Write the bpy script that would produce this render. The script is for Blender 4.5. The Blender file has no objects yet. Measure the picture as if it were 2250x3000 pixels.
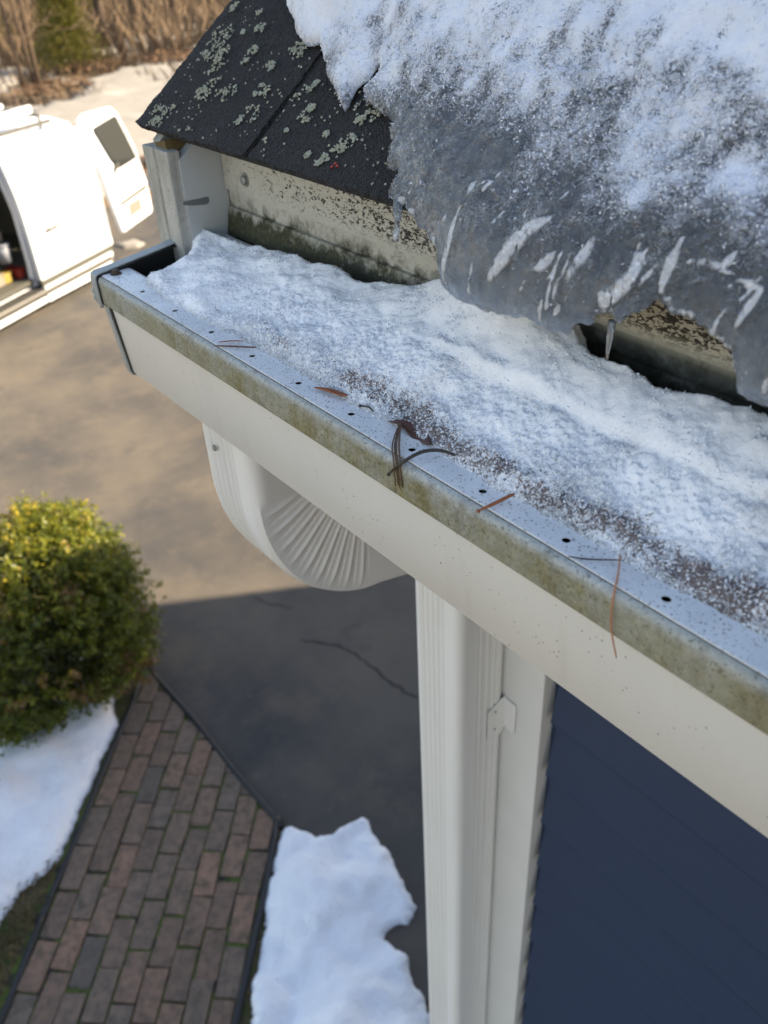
import bpy, math, random
import numpy as np
from mathutils import Matrix, Vector

random.seed(7)
rng = np.random.default_rng(11)
scene = bpy.context.scene
COL = scene.collection
rad = math.radians

# ------------------------------------------------------------------ camera
def camera_frame():
    # frame solved from the gutter and wall directions (x along gutter, z up)
    cx, cy, f = 1125.0, 1500.0, 2514.339
    v = Vector((-1310 - cx, -160 - cy, f)); n = Vector((1325 - cx, 5015 - cy, f))
    X = (-v).normalized(); Z = (-n).normalized(); Y = Z.cross(X)
    right = Vector((X[0], Y[0], Z[0])); up = -Vector((X[1], Y[1], Z[1])); back = -Vector((X[2], Y[2], Z[2]))
    return right, up, back
r_, u_, b_ = camera_frame()
cd = bpy.data.cameras.new('camera')
cam = bpy.data.objects.new('camera', cd); COL.objects.link(cam)
cam.matrix_world = Matrix(((r_.x, u_.x, b_.x, 0.0), (r_.y, u_.y, b_.y, 0.0), (r_.z, u_.z, b_.z, 3.35), (0, 0, 0, 1)))
cd.sensor_fit = 'HORIZONTAL'; cd.sensor_width = 36.0
cd.lens = 36.0 * 2514.339 / 2250.0
cd.clip_start = 0.02; cd.clip_end = 600.0
cd.dof.use_dof = True; cd.dof.focus_distance = 0.60; cd.dof.aperture_fstop = 12.0
scene.camera = cam

# ------------------------------------------------------------------ light
SUN_AZ = (0.52, 0.854)
SUN_EL = rad(31)
world = bpy.data.worlds.new('World'); scene.world = world; world.use_nodes = True
wn = world.node_tree; bg = wn.nodes['Background']
sky = wn.nodes.new('ShaderNodeTexSky'); sky.sky_type = 'NISHITA'; sky.sun_disc = False
sky.sun_elevation = SUN_EL; sky.sun_rotation = math.atan2(SUN_AZ[0], SUN_AZ[1])
sky.air_density = 1.0; sky.dust_density = 0.6; sky.ozone_density = 1.0
tint = wn.nodes.new('ShaderNodeMix'); tint.data_type = 'RGBA'; tint.blend_type = 'MULTIPLY'; tint.inputs[0].default_value = 1.0
tint.inputs[7].default_value = (1.21, 1.0, 0.84, 1)          # daylight white balance of the whole sky
wn.links.new(sky.outputs[0], tint.inputs[6]); wn.links.new(tint.outputs[2], bg.inputs[0]); bg.inputs[1].default_value = 0.10
sl = bpy.data.lights.new('sun', 'SUN'); sl.energy = 5.0; sl.angle = rad(0.55); sl.color = (1.0, 0.80, 0.55)
so = bpy.data.objects.new('sun', sl); COL.objects.link(so)
sd = Vector((SUN_AZ[0] * math.cos(SUN_EL), SUN_AZ[1] * math.cos(SUN_EL), math.sin(SUN_EL)))
so.rotation_euler = sd.to_track_quat('Z', 'Y').to_euler(); so.location = (4, 6, 9)

scene.view_settings.view_transform = 'Standard'; scene.view_settings.look = 'None'
scene.view_settings.exposure = 1.95; scene.view_settings.gamma = 1.0
scene.view_settings.use_curve_mapping = False
scene.render.engine = 'CYCLES'
cy = scene.cycles
cy.use_denoising = True; cy.max_bounces = 8; cy.transmission_bounces = 8; cy.transparent_max_bounces = 8
cy.diffuse_bounces = 4; cy.glossy_bounces = 4; cy.caustics_reflective = False; cy.caustics_refractive = False
cy.sample_clamp_indirect = 6.0

# ------------------------------------------------------------------ helpers
class MB:
    def __init__(self): self.v = []; self.f = []
    def add(self, vs, fs):
        o = len(self.v); self.v += [tuple(map(float, p)) for p in vs]; self.f += [tuple(i + o for i in q) for q in fs]; return self
    def box(self, a, b, M=None):
        (x0, y0, z0), (x1, y1, z1) = a, b
        vs = [(x0, y0, z0), (x1, y0, z0), (x1, y1, z0), (x0, y1, z0), (x0, y0, z1), (x1, y0, z1), (x1, y1, z1), (x0, y1, z1)]
        if M is not None: vs = [tuple(M @ Vector(p)) for p in vs]
        return self.add(vs, [(0, 3, 2, 1), (4, 5, 6, 7), (0, 1, 5, 4), (1, 2, 6, 5), (2, 3, 7, 6), (3, 0, 4, 7)])
    def prism(self, loop, fn, t0, t1):
        n = len(loop); vs = [fn(p, t0) for p in loop] + [fn(p, t1) for p in loop]
        fs = [(i, (i + 1) % n, n + (i + 1) % n, n + i) for i in range(n)] + [tuple(range(n - 1, -1, -1)), tuple(range(n, 2 * n))]
        return self.add(vs, fs)
    def tube(self, pts, radii, k=8, cap=True):
        pts = [Vector(p) for p in pts]; n = len(pts)
        if not hasattr(radii, '__len__'): radii = [radii] * n
        vs = []; fs = []; ref = None
        for i in range(n):
            t = (pts[min(i + 1, n - 1)] - pts[max(i - 1, 0)]).normalized()
            if ref is None: ref = Vector((0, 0, 1)) if abs(t.z) < .9 else Vector((1, 0, 0))
            a = t.cross(ref)
            if a.length < 1e-6: a = t.orthogonal()
            a.normalize(); b = t.cross(a).normalized(); ref = -b if False else t.cross(a).cross(t) * 0 + ref
            for j in range(k):
                w = 2 * math.pi * j / k; vs.append(pts[i] + (a * math.cos(w) + b * math.sin(w)) * radii[i])
        for i in range(n - 1):
            for j in range(k): fs.append((i * k + j, i * k + (j + 1) % k, (i + 1) * k + (j + 1) % k, (i + 1) * k + j))
        if cap: fs += [tuple(range(k - 1, -1, -1)), tuple((n - 1) * k + j for j in range(k))]
        return self.add(vs, fs)
    def build(self, name, mat, parent=None, smooth=False):
        return mesh_obj(name, self.v, self.f, mat, parent, smooth)

def mesh_obj(name, v, f, mat, parent=None, smooth=False, attrs=None, fix=True):
    me = bpy.data.meshes.new(name); me.from_pydata(v, [], f)
    if fix and len(f) < 30000:
        import bmesh
        bm = bmesh.new(); bm.from_mesh(me); bmesh.ops.recalc_face_normals(bm, faces=bm.faces); bm.to_mesh(me); bm.free()
    if smooth: me.polygons.foreach_set('use_smooth', [True] * len(me.polygons))
    for k, a in (attrs or {}).items():
        at = me.attributes.new(k, 'FLOAT', 'POINT'); at.data.foreach_set('value', np.asarray(a, dtype=np.float32))
    me.update(); me.materials.append(mat)
    o = bpy.data.objects.new(name, me); COL.objects.link(o)
    if parent: put(o, parent)
    return o

def world_loc(o):
    p = Vector(o.location)
    while o.parent: o = o.parent; p = p + Vector(o.location)
    return p
def put(o, parent):            # keep world coordinates although parented
    o.parent = parent; o.location = Vector(o.location) - world_loc(parent)
def thing(name, loc, label, cat, group=None):
    e = bpy.data.objects.new(name, None); COL.objects.link(e); e.location = loc; e.empty_display_size = .05
    return tag(e, label, cat, group)
def tag(o, label=None, cat=None, group=None, kind=None):
    if label: o['label'] = label
    if cat: o['category'] = cat
    if group: o['group'] = group
    if kind: o['kind'] = kind
    return o
def auto_smooth(o, ang=35):
    me = o.data; me.polygons.foreach_set('use_smooth', [True] * len(me.polygons))
    import bmesh
    bm = bmesh.new(); bm.from_mesh(me)
    for e in bm.edges:
        e.smooth = not (len(e.link_faces) != 2 or e.calc_face_angle(0) > rad(ang))
    bm.to_mesh(me); bm.free(); return o
def bevel(o, w, seg=2):
    m = o.modifiers.new('bevel', 'BEVEL'); m.width = w; m.segments = seg; m.limit_method = 'ANGLE'; m.angle_limit = rad(40); return o

# numpy noise
def _hash(ix, iy, s):
    h = (ix.astype(np.int64) * 374761393 + iy.astype(np.int64) * 668265263 + s * 974634777) & 0xffffffff
    h = ((h ^ (h >> 13)) * 1274126177) & 0xffffffff
    return ((h ^ (h >> 16)) & 0xffff) / 65535.0
def vnoise(x, y, s=0):
    ix = np.floor(x); iy = np.floor(y); fx = x - ix; fy = y - iy
    fx = fx * fx * fx * (fx * (fx * 6 - 15) + 10); fy = fy * fy * fy * (fy * (fy * 6 - 15) + 10)
    a = _hash(ix, iy, s); b = _hash(ix + 1, iy, s); c = _hash(ix, iy + 1, s); d = _hash(ix + 1, iy + 1, s)
    return (a * (1 - fx) + b * fx) * (1 - fy) + (c * (1 - fx) + d * fx) * fy
def fbm(x, y, sc, o=4, s=0, g=.5):
    t = 0; a = 1; n = 0; x = np.asarray(x, float) * sc; y = np.asarray(y, float) * sc
    for i in range(o): t = t + a * vnoise(x + 17.3 * i, y - 9.1 * i, s + i); n += a; a *= g; x = x * 2.03; y = y * 2.03
    return t / n
def sstep(a, b, x): t = np.clip((x - a) / (b - a), 0, 1); return t * t * (3 - 2 * t)
def seg_dist(P, A, B):
    d = B - A; L = (d * d).sum() + 1e-12; t = np.clip(((P - A) @ d) / L, 0, 1); q = A + t[:, None] * d; return np.sqrt(((P - q) ** 2).sum(1))
def sdf_poly(P, poly):
    poly = np.asarray(poly, float); n = len(poly); D = np.full(len(P), 1e9); ins = np.zeros(len(P), bool)
    for i in range(n):
        A = poly[i]; B = poly[(i + 1) % n]; D = np.minimum(D, seg_dist(P, A, B))
        c = ((A[1] > P[:, 1]) != (B[1] > P[:, 1]))
        if c.any():
            xi = (B[0] - A[0]) * (P[:, 1] - A[1]) / (B[1] - A[1] + 1e-15) + A[0]; ins ^= c & (P[:, 0] < xi)
    return np.where(ins, D, -D)
def axis_(a, b, step, lo=None, hi=None, coarse=None):
    m = list(np.arange(a, b + step * .5, step))
    if lo is not None: m = list(np.arange(lo, a - coarse * .4, coarse)) + m
    if hi is not None: m = m + list(np.arange(b + coarse, hi + coarse * .5, coarse))
    return np.array(m)
def blanket(name, poly, us, vs, top, mp, mat, parent=None, edge=None, attr=None, bottom=True, floor=0.0):
    """thick sheet over polygon poly in (u,v): top(u,v,d) gives the height over the base, mp(u,v,h) the point in space"""
    U, V = np.meshgrid(us, vs, indexing='ij'); P = np.c_[U.ravel(), V.ravel()]; nu, nv = len(us), len(vs)
    def field(P):
        d = sdf_poly(P, poly)
        if edge is not None: d = d + edge(P[:, 0], P[:, 1])
        return d
    d = field(P); D = d.reshape(nu, nv); ins = D > 0
    cell = ins[:-1, :-1] | ins[1:, :-1] | ins[:-1, 1:] | ins[1:, 1:]
    used = np.zeros((nu, nv), bool)
    used[:-1, :-1] |= cell; used[1:, :-1] |= cell; used[:-1, 1:] |= cell; used[1:, 1:] |= cell
    out = (used & ~ins).ravel()
    gu = np.gradient(D, us, axis=0).ravel(); gv = np.gradient(D, vs, axis=1).ravel(); g = np.sqrt(gu ** 2 + gv ** 2) + 1e-6
    du = np.minimum(-d / g, 2.2 * max(us[1] - us[0], vs[1] - vs[0]))
    P[out, 0] += (gu / g * du)[out]; P[out, 1] += (gv / g * du)[out]; d = np.where(out, 0, d)
    idx = -np.ones(nu * nv, int); sel = np.where(used.ravel())[0]; idx[sel] = np.arange(len(sel)); Q = P[sel]; dq = d[sel]
    h = top(Q[:, 0], Q[:, 1], dq); h = np.where(dq <= 0, floor, h)
    T = np.stack(mp(Q[:, 0], Q[:, 1], h), 1)
    ci, cj = np.where(cell); I = idx.reshape(nu, nv)
    a = I[ci, cj]; b = I[ci + 1, cj]; c = I[ci + 1, cj + 1]; e = I[ci, cj + 1]
    F = np.stack([a, b, c, e], 1).tolist(); verts = T; at = {}
    if attr is not None: at = attr(Q[:, 0], Q[:, 1], dq)
    if bottom:
        Bm = np.stack(mp(Q[:, 0], Q[:, 1], np.zeros(len(Q)) - .0006), 1); n = len(T); verts = np.vstack([T, Bm])
        F += np.stack([e, c, b, a], 1).__add__(n).tolist()
        cnt = {}
        cc = cell
        for (di, dj, p, q) in ((-1, 0, 'a', 'e'), (1, 0, 'c', 'b'), (0, -1, 'b', 'a'), (0, 1, 'e', 'c')):
            pad = np.zeros((cc.shape[0] + 2, cc.shape[1] + 2), bool); pad[1:-1, 1:-1] = cc
            nb = pad[1 + di:pad.shape[0] - 1 + di, 1 + dj:pad.shape[1] - 1 + dj]
            bi, bj = np.where(cc & ~nb)
            m = {'a': I[bi, bj], 'b': I[bi + 1, bj], 'c': I[bi + 1, bj + 1], 'e': I[bi, bj + 1]}
            F += np.stack([m[q], m[p], m[p] + n, m[q] + n], 1).tolist()
        at = {k: np.r_[x, x] for k, x in at.items()}
    return mesh_obj(name, verts.tolist(), F, mat, parent, True, at, fix=False)

# ------------------------------------------------------------------ materials
class NT:
    def __init__(self, name):
        self.m = bpy.data.materials.new(name); self.m.use_nodes = True; self.t = self.m.node_tree
        self.p = self.t.nodes['Principled BSDF']; self.out = self.t.nodes['Material Output']
        self.tc = self.t.nodes.new('ShaderNodeTexCoord'); self.P = self.tc.outputs['Object']
    def n(self, typ, ins=None, **at):
        nd = self.t.nodes.new('ShaderNode' + typ)
        for k, x in at.items(): setattr(nd, k, x)
        for k, x in (ins or {}).items(): self.set(nd.inputs[k], x)
        return nd
    def set(self, s, x):
        if isinstance(x, bpy.types.NodeSocket): self.t.links.new(x, s)
        else:
            if hasattr(s.default_value, '__len__') and hasattr(x, '__len__') and len(x) == 3 and len(s.default_value) == 4: x = (*x, 1)
            s.default_value = x
    def noise(self, sc, det=4, ro=.55, vec=None, dist=0.0): return self.n('TexNoise', {'Vector': vec or self.P, 'Scale': sc, 'Detail': det, 'Roughness': ro, 'Distortion': dist}).outputs['Fac']
    def vor(self, sc, vec=None, feat='F1', out='Distance', rnd=1.0): return self.n('TexVoronoi', {'Vector': vec or self.P, 'Scale': sc, 'Randomness': rnd}, feature=feat).outputs[out]
    def ramp(self, fac, stops, ip='LINEAR'):
        r = self.n('ValToRGB', {'Fac': fac}); e = r.color_ramp.elements; r.color_ramp.interpolation = ip
        while len(e) > len(stops): e.remove(e[-1])
        while len(e) < len(stops): e.new(1)
        for el, (p, c) in zip(e, stops):
            el.position = p; el.color = (c, c, c, 1) if not hasattr(c, '__len__') else (*c, 1)
        return r.outputs['Color']
    def mix(self, f, a, b, bt='MIX'):
        nd = self.t.nodes.new('ShaderNodeMix'); nd.data_type = 'RGBA'; nd.blend_type = bt
        self.set(nd.inputs[0], f); self.set(nd.inputs[6], a); self.set(nd.inputs[7], b); return nd.outputs[2]
    def math(self, op, a, b=0.0, clamp=False):
        nd = self.n('Math', operation=op, use_clamp=clamp); self.set(nd.inputs[0], a); self.set(nd.inputs[1], b); return nd.outputs[0]
    def map(self, x, a, b, c=0.0, d=1.0):
        return self.n('MapRange', {'Value': x, 'From Min': a, 'From Max': b, 'To Min': c, 'To Max': d}).outputs[0]
    def scale(self, v): return self.n('Mapping', {'Vector': self.P, 'Scale': v}).outputs[0]
    def xyz(self): return self.n('SeparateXYZ', {'Vector': self.P}).outputs
    def attr(self, nm): return self.n('Attribute', attribute_name=nm).outputs['Fac']
    def bump(self, h, st=.5, dist=.002, nrm=None):
        i = {'Height': h, 'Strength': st, 'Distance': dist}
        if nrm: i['Normal'] = nrm
        return self.n('Bump', i).outputs[0]
    def fin(self, col=None, rough=None, nrm=None, **kw):
        if col is not None: self.set(self.p.inputs['Base Color'], col)
        if rough is not None: self.set(self.p.inputs['Roughness'], rough)
        if nrm is not None: self.set(self.p.inputs['Normal'], nrm)
        for k, x in kw.items(): self.set(self.p.inputs[k.replace('_', ' ')], x)
        return self.m

def m_plain(name, col, rough=.6, var=.12, sc=30, bmp=.0, **kw):
    t = NT(name); n = t.noise(sc, 5)
    c = t.mix(n, tuple(x * (1 - var) for x in col), tuple(min(1, x * (1 + var)) for x in col))
    return t.fin(c, rough, t.bump(n, bmp, .002) if bmp else None, **kw)

def m_asphalt():
    t = NT('asphalt')
    big = t.noise(.9, 5, .6); mid = t.noise(7, 5, .65); fine = t.noise(260, 3, .7); pebb = t.vor(190)
    c = t.mix(t.map(big, .36, .62), (.052, .052, .054), (.122, .108, .089)); c = t.mix(t.map(t.noise(3.1, 5, .65), .52, .66, 0, .4), c, (.155, .130, .097))
    c = t.mix(t.map(mid, .55, .78, 0, .6), c, (.14, .124, .104))
    c = t.mix(t.map(t.noise(2.2, 6, .7), .58, .70, 0, .55), c, (.043, .044, .047))
    c = t.mix(t.ramp(t.vor(11), [(0, 1), (.07, 0)]), c, (.24, .22, .19))
    c = t.mix(t.map(fine, .3, .75), c, t.mix(.5, c, (.05, .05, .05)))
    return t.fin(c, .9, t.bump(t.math('ADD', pebb, fine), .5, .004), Specular_IOR_Level=.3)
def m_ground():
    t = NT('leaf_litter')
    n = t.noise(1.1, 6, .65); f = t.noise(22, 5, .7)
    c = t.ramp(f, [(.25, (.065, .043, .023)), (.5, (.145, .095, .052)), (.75, (.20, .14, .078))])
    c = t.mix(t.map(t.noise(.35, 5, .6), .42, .6), c, (.125, .086, .048))
    g = t.map(n, .5, .62); c = t.mix(t.math('MULTIPLY', g, .35), c, (.085, .085, .03))
    far = t.map(t.xyz()[0], -15, -17)
    s = t.math('MULTIPLY', t.map(t.noise(.42, 6, .6, vec=t.scale((1, 1.6, 1))), .50, .60), far)
    s = t.math('MULTIPLY', s, t.map(t.xyz()[0], -36, -30))
    c = t.mix(s, c, (.30, .295, .285))
    return t.fin(c, .95, t.bump(f, .6, .03))
def m_lawn():
    t = NT('winter_grass'); f = t.noise(60, 5, .7); n = t.noise(9, 4)
    c = t.ramp(f, [(.3, (.035, .027, .015)), (.5, (.11, .085, .04)), (.7, (.21, .17, .085))])
    c = t.mix(t.map(n, .5, .65), c, (.06, .075, .018))
    return t.fin(c, .95, t.bump(f, .8, .01))
def m_brick():
    t = NT('brick_clay'); oi = t.n('ObjectInfo').outputs['Random']; loc = t.n('ObjectInfo').outputs['Location']
    v = t.n('VectorMath', {0: t.P, 1: loc}, operation='ADD').outputs[0]
    base = t.ramp(oi, [(0, (.175, .122, .090)), (.25, (.25, .155, .108)), (.5, (.190, .146, .112)), (.72, (.30, .178, .120)), (.88, (.14, .114, .094)), (1, (.23, .155, .112))])
    n = t.noise(28, 6, .68, v); f = t.noise(160, 4, .7, v)
    c = t.mix(t.map(n, .38, .66, 0, .75), base, (.085, .072, .060))
    c = t.mix(t.map(f, .52, .78, 0, .45), c, (.26, .20, .15))
    c = t.mix(t.map(t.noise(12, 5, .7, v), .55, .70, 0, .6), c, (.055, .056, .036))
    return t.fin(c, .93, t.bump(t.math('ADD', n, f), .5, .004), Specular_IOR_Level=.25)
def m_joint():
    t = NT('mossy_joint'); n = t.noise(14, 5, .6)
    return t.fin(t.mix(t.map(n, .42, .54), (.030, .026, .020), (.085, .115, .020)), .97, t.bump(t.noise(200), .6, .004))
def m_snow(name, col=(.86, .88, .92), sc=1.0, dirt=.0):
    t = NT(name); f = t.noise(90 * sc, 5, .6); m = t.noise(14 * sc, 4)
    c = t.mix(t.map(m, .4, .7, 0, .35), col, tuple(x * .9 for x in col))
    grit = t.math('MULTIPLY', t.ramp(t.vor(46 * sc), [(.05, 1), (.13, 0)]), t.map(t.noise(5 * sc, 4), .50, .62)); c = t.mix(grit, c, (.10, .085, .06)); c = t.mix(t.map(t.noise(3.5 * sc, 5, .6), .58, .75, 0, .3), c, (.55, .54, .50))
    return t.fin(c, .75, t.bump(t.math('ADD', f, t.math('MULTIPLY', m, 3)), .5, .012), Specular_IOR_Level=.3, Subsurface_Weight=.0)
def m_gutter_snow():
    t = NT('gutter_snow'); icy = t.attr('icy'); dirt = t.attr('dirt')
    v2 = t.n('VectorMath', {0: t.P, 1: t.n('VectorMath', {0: t.n('TexNoise', {'Vector': t.P, 'Scale': 240, 'Detail': 2}).outputs['Color'], 'Scale': .005}, operation='SCALE').outputs[0]}, operation='ADD').outputs[0]
    f = t.noise(900, 3, .65, v2); m = t.noise(300, 4, .65, v2); k = t.noise(60, 4, .6)
    sp = t.math('ADD', t.math('MULTIPLY', t.map(f, .32, .68), .5), t.math('MULTIPLY', t.map(m, .3, .7), .5))
    white = t.mix(t.map(k, .35, .7), (.92, .93, .95), (.84, .86, .89))
    wet = t.mix(t.map(m, .35, .65), (.36, .38, .41), (.62, .65, .68))
    x = t.math('ADD', icy, t.math('MULTIPLY', t.math('SUBTRACT', sp, .5), .85))
    c = t.mix(t.map(x, .36, .78), white, wet)
    d = t.math('ADD', dirt, t.math('MULTIPLY', t.math('SUBTRACT', sp, .5), .95))
    brown = t.mix(t.noise(420, 3), (.036, .024, .021), (.19, .13, .115))
    c = t.mix(t.map(d, .44, .66, 0, .93), c, brown)
    rough = t.map(x, .4, .9, .62, .25)
    h = t.math('ADD', t.math('MULTIPLY', f, 1.0), t.math('MULTIPLY', m, 1.5))
    t.fin(c, rough, t.bump(h, t.map(icy, .15, .6, .35, .95), .0016), Specular_IOR_Level=.45)
    return t.m
def m_ice():
    t = NT('roof_ice'); fr = t.attr('frost'); st = t.attr('streak')  # streak carries trapped-air streaks and the painted bright edge rim
    wv = t.n('VectorMath', {0: t.P, 1: t.n('VectorMath', {0: t.n('TexNoise', {'Vector': t.P, 'Scale': 150, 'Detail': 2}).outputs['Color'], 'Scale': .007}, operation='SCALE').outputs[0]}, operation='ADD').outputs[0]
    f = t.noise(760, 3, .65, wv); m = t.noise(230, 4, .65, wv); g = t.noise(75, 4, .6, t.scale((1, .6, .6))); b = t.noise(30, 4, .55)
    sp = t.math('ADD', t.math('MULTIPLY', t.map(f, .32, .68), .45), t.math('ADD', t.math('MULTIPLY', t.map(m, .3, .7), .35), t.math('MULTIPLY', t.map(g, .3, .7), .20)))
    x = t.math('ADD', fr, t.math('MULTIPLY', t.math('SUBTRACT', sp, .5), 1.45))
    mask = t.map(x, .36, .76); soft = t.map(fr, .70, .98)
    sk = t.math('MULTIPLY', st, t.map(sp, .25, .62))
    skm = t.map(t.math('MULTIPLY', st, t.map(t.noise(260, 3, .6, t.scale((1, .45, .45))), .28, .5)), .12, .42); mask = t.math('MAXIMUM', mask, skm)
    white = t.mix(t.map(b, .3, .7), (.78, .81, .88), (.66, .70, .78))
    white = t.mix(t.math('MULTIPLY', t.map(sp, .7, .30), t.map(soft, 0, 1, 1, .25)), white, t.mix(.5, white, (.55, .59, .65)))
    ice_c = t.mix(t.map(g, .38, .64), (.40, .51, .66), (.82, .89, .97)); ice_c = t.mix(t.map(t.noise(520, 3, .7), .57, .64, 0, .8), ice_c, (.95, .96, .98)); ice_c = t.mix(t.map(t.noise(380, 4, .7, wv), .48, .40, 0, .7), ice_c, (.30, .36, .45))
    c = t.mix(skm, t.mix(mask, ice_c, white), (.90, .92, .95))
    tr = t.map(mask, 0, 1, .90, .0)
    rough = t.map(mask, 0, 1, .10, .65)
    h = t.math('ADD', t.math('MULTIPLY', f, .8), t.math('ADD', t.math('MULTIPLY', m, 1.6), t.math('MULTIPLY', g, 2.2)))
    h = t.math('ADD', h, t.math('MULTIPLY', mask, .6))
    t.fin(c, rough, t.bump(h, t.map(soft, 0, 1, 1.0, .30), .0042), IOR=1.31)
    t.set(t.p.inputs['Transmission Weight'], tr); t.set(t.p.inputs['Coat Weight'], t.map(mask, .1, .8, 1, 0)); t.p.inputs['Coat Roughness'].default_value = .05; t.p.inputs['Coat IOR'].default_value = 1.5; t.set(t.p.inputs['Coat Normal'], t.bump(t.math('ADD', t.math('MULTIPLY', g, 2.0), m), .8, .004))
    return t.m
def m_shingle():
    t = NT('asphalt_shingle'); g = t.vor(620); f = t.noise(1100, 2, .7); m = t.noise(60, 5, .65); k = t.noise(9, 4)
    c = t.ramp(f, [(.32, (.006, .006, .007)), (.5, (.018, .018, .019)), (.62, (.050, .049, .048)), (.74, (.13, .13, .125))])
    c = t.mix(t.map(k, .4, .7, 0, .4), c, (.016, .016, .018))
    c = t.mix(t.map(m, .60, .72, 0, .35), c, (.075, .082, .066))
    return t.fin(c, .85, t.bump(t.math('ADD', g, t.math('MULTIPLY', m, 1.4)), .9, .0022), Specular_IOR_Level=.35)
def m_lichen():
    t = NT('lichen'); n = t.noise(55, 3); f = t.noise(500, 4, .7)
    c = t.mix(t.map(n, .35, .68), (.30, .33, .26), (.40, .38, .24)); c = t.mix(t.map(f, .38, .72), c, (.58, .61, .54)); c = t.mix(t.map(t.noise(140, 3), .55, .7, 0, .6), c, (.12, .13, .09))
    return t.fin(c, .95, t.bump(f, .9, .002))
def m_white_metal():
    t = NT('painted_aluminium'); n = t.noise(6, 4); sp = t.vor(70); sp2 = t.noise(420, 2)
    c = t.mix(t.map(n, .35, .7), (.72, .71, .67), (.67, .665, .635))
    dots = t.math('MAXIMUM', t.math('MULTIPLY', t.ramp(sp, [(.025, 1), (.065, 0)]), t.map(t.noise(23, 3), .46, .52)), t.math('MULTIPLY', t.ramp(t.vor(190), [(.06, .8), (.16, 0)]), t.map(t.noise(31, 3), .50, .60)))
    c = t.mix(dots, c, (.10, .075, .05)); c = t.mix(t.map(sp2, .62, .8, 0, .25), c, (.42, .41, .37))
    streak = t.noise(40, 4, .6, t.scale((1, 1, .08))); c = t.mix(t.map(streak, .58, .8, 0, .22), c, (.40, .38, .31))
    return t.fin(c, .42, t.bump(sp2, .06, .0006))
def m_spout():
    t = NT('white_downspout'); n = t.noise(5, 4); s = t.noise(30, 4, .6, t.scale((1, 1, .06)))
    c = t.mix(n, (.73, .73, .71), (.79, .79, .77)); c = t.mix(t.map(s, .58, .8, 0, .25), c, (.44, .43, .39))
    return t.fin(c, .38)
def m_lip():
    t = NT('algae_stained_lip'); x, y, z = t.xyz()
    s = t.noise(26, 5, .65, t.scale((1, 1, .35))); f = t.noise(330, 4, .75); m = t.noise(95, 5, .7)
    al = t.map(t.math('ADD', t.math('MULTIPLY', s, .9), t.math('MULTIPLY', m, .5)), .40, .80)
    top = t.map(z, 3.0788, 3.0700)
    al = t.math('MULTIPLY', al, t.map(t.math('ADD', top, t.math('MULTIPLY', m, .6)), .35, 1.0))
    al = t.math('MULTIPLY', al, t.map(x, -.80, -.55, .6, 1.0))
    green = t.ramp(f, [(.25, (.085, .080, .030)), (.5, (.185, .170, .075)), (.75, (.31, .285, .16))])
    clean = t.mix(t.map(f, .4, .7), (.34, .37, .38), (.48, .51, .51))
    c = t.mix(t.map(al, 0, 1, .12, .97), clean, green)
    dk = t.map(t.noise(38, 6, .75, t.scale((1, 1, .45))), .53, .68, 0, .7); c = t.mix(dk, c, (.085, .070, .036)); c = t.mix(t.map(t.noise(11, 4, .6), .48, .66, 0, .5), c, (.30, .29, .21)); c = t.mix(t.map(t.noise(500, 2), .60, .68, 0, .6), c, (.045, .04, .02))
    return t.fin(c, .72, t.bump(t.math('ADD', f, m), .35, .0012))
def m_flange():
    t = NT('guard_flange_metal'); f = t.noise(700, 2, .6); v = t.vor(330); m = t.noise(24, 4, .6); x, y, z = t.xyz()
    c = t.mix(t.map(m, .4, .65), (.74, .77, .80), (.62, .66, .70))
    d = t.math('MULTIPLY', t.ramp(v, [(.10, 1), (.26, 0)]), t.map(t.noise(60, 4, .7), .40, .56))
    c = t.mix(d, c, (.030, .026, .022))
    c = t.mix(t.map(f, .62, .70, 0, .8), c, (.05, .045, .04))
    return t.fin(c, t.map(m, .3, .7, .25, .45), t.bump(d, .3, .001), Metallic=.05)
def m_fascia():
    t = NT('mildewed_fascia'); x, y, z = t.xyz()
    n = t.noise(30, 5, .65); f = t.noise(240, 4, .75, dist=.6); m = t.noise(70, 5, .7, dist=.4)
    c = t.mix(n, (.40, .385, .32), (.50, .485, .415))
    c = t.mix(t.map(f, .52, .72, 0, .5), c, (.25, .245, .19))
    # soot-black mildew flecks, denser away from the rake
    dens = t.map(x, -.70, -.45, .0, .13)
    fl = t.math('ADD', t.noise(430, 4, .6, t.scale((.55, 1, 1.1)), dist=.8), dens)
    up = t.map(z, 3.137, 3.146, .0, 1.0)
    c = t.mix(t.math('MULTIPLY', t.map(fl, .615, .65), up), c, (.022, .020, .015))
    # moss creeping up from the gutter
    low = t.map(z, 3.136, 3.098)
    ms = t.map(t.math('ADD', t.math('MULTIPLY', low, .55), t.math('MULTIPLY', m, .85)), .50, .74)
    green = t.ramp(f, [(.3, (.012, .012, .006)), (.5, (.035, .036, .014)), (.72, (.095, .098, .045))])
    c = t.mix(ms, c, green)
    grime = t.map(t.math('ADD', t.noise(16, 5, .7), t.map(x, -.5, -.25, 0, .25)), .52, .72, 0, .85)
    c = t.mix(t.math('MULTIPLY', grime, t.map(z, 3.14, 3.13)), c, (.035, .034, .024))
    return t.fin(c, .8, t.bump(t.math('ADD', f, ms), .5, .0015))
def m_siding():
    t = NT('navy_siding'); g = t.noise(30, 5, .6, t.scale((.25, 1, 6))); n = t.noise(3, 3)
    c = t.mix(g, (.0150, .0310, .072), (.0190, .0385, .090)); c = t.mix(t.map(n, .4, .7, 0, .4), c, (.022, .040, .080))
    return t.fin(c, .55, t.bump(g, .12, .002))
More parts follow.
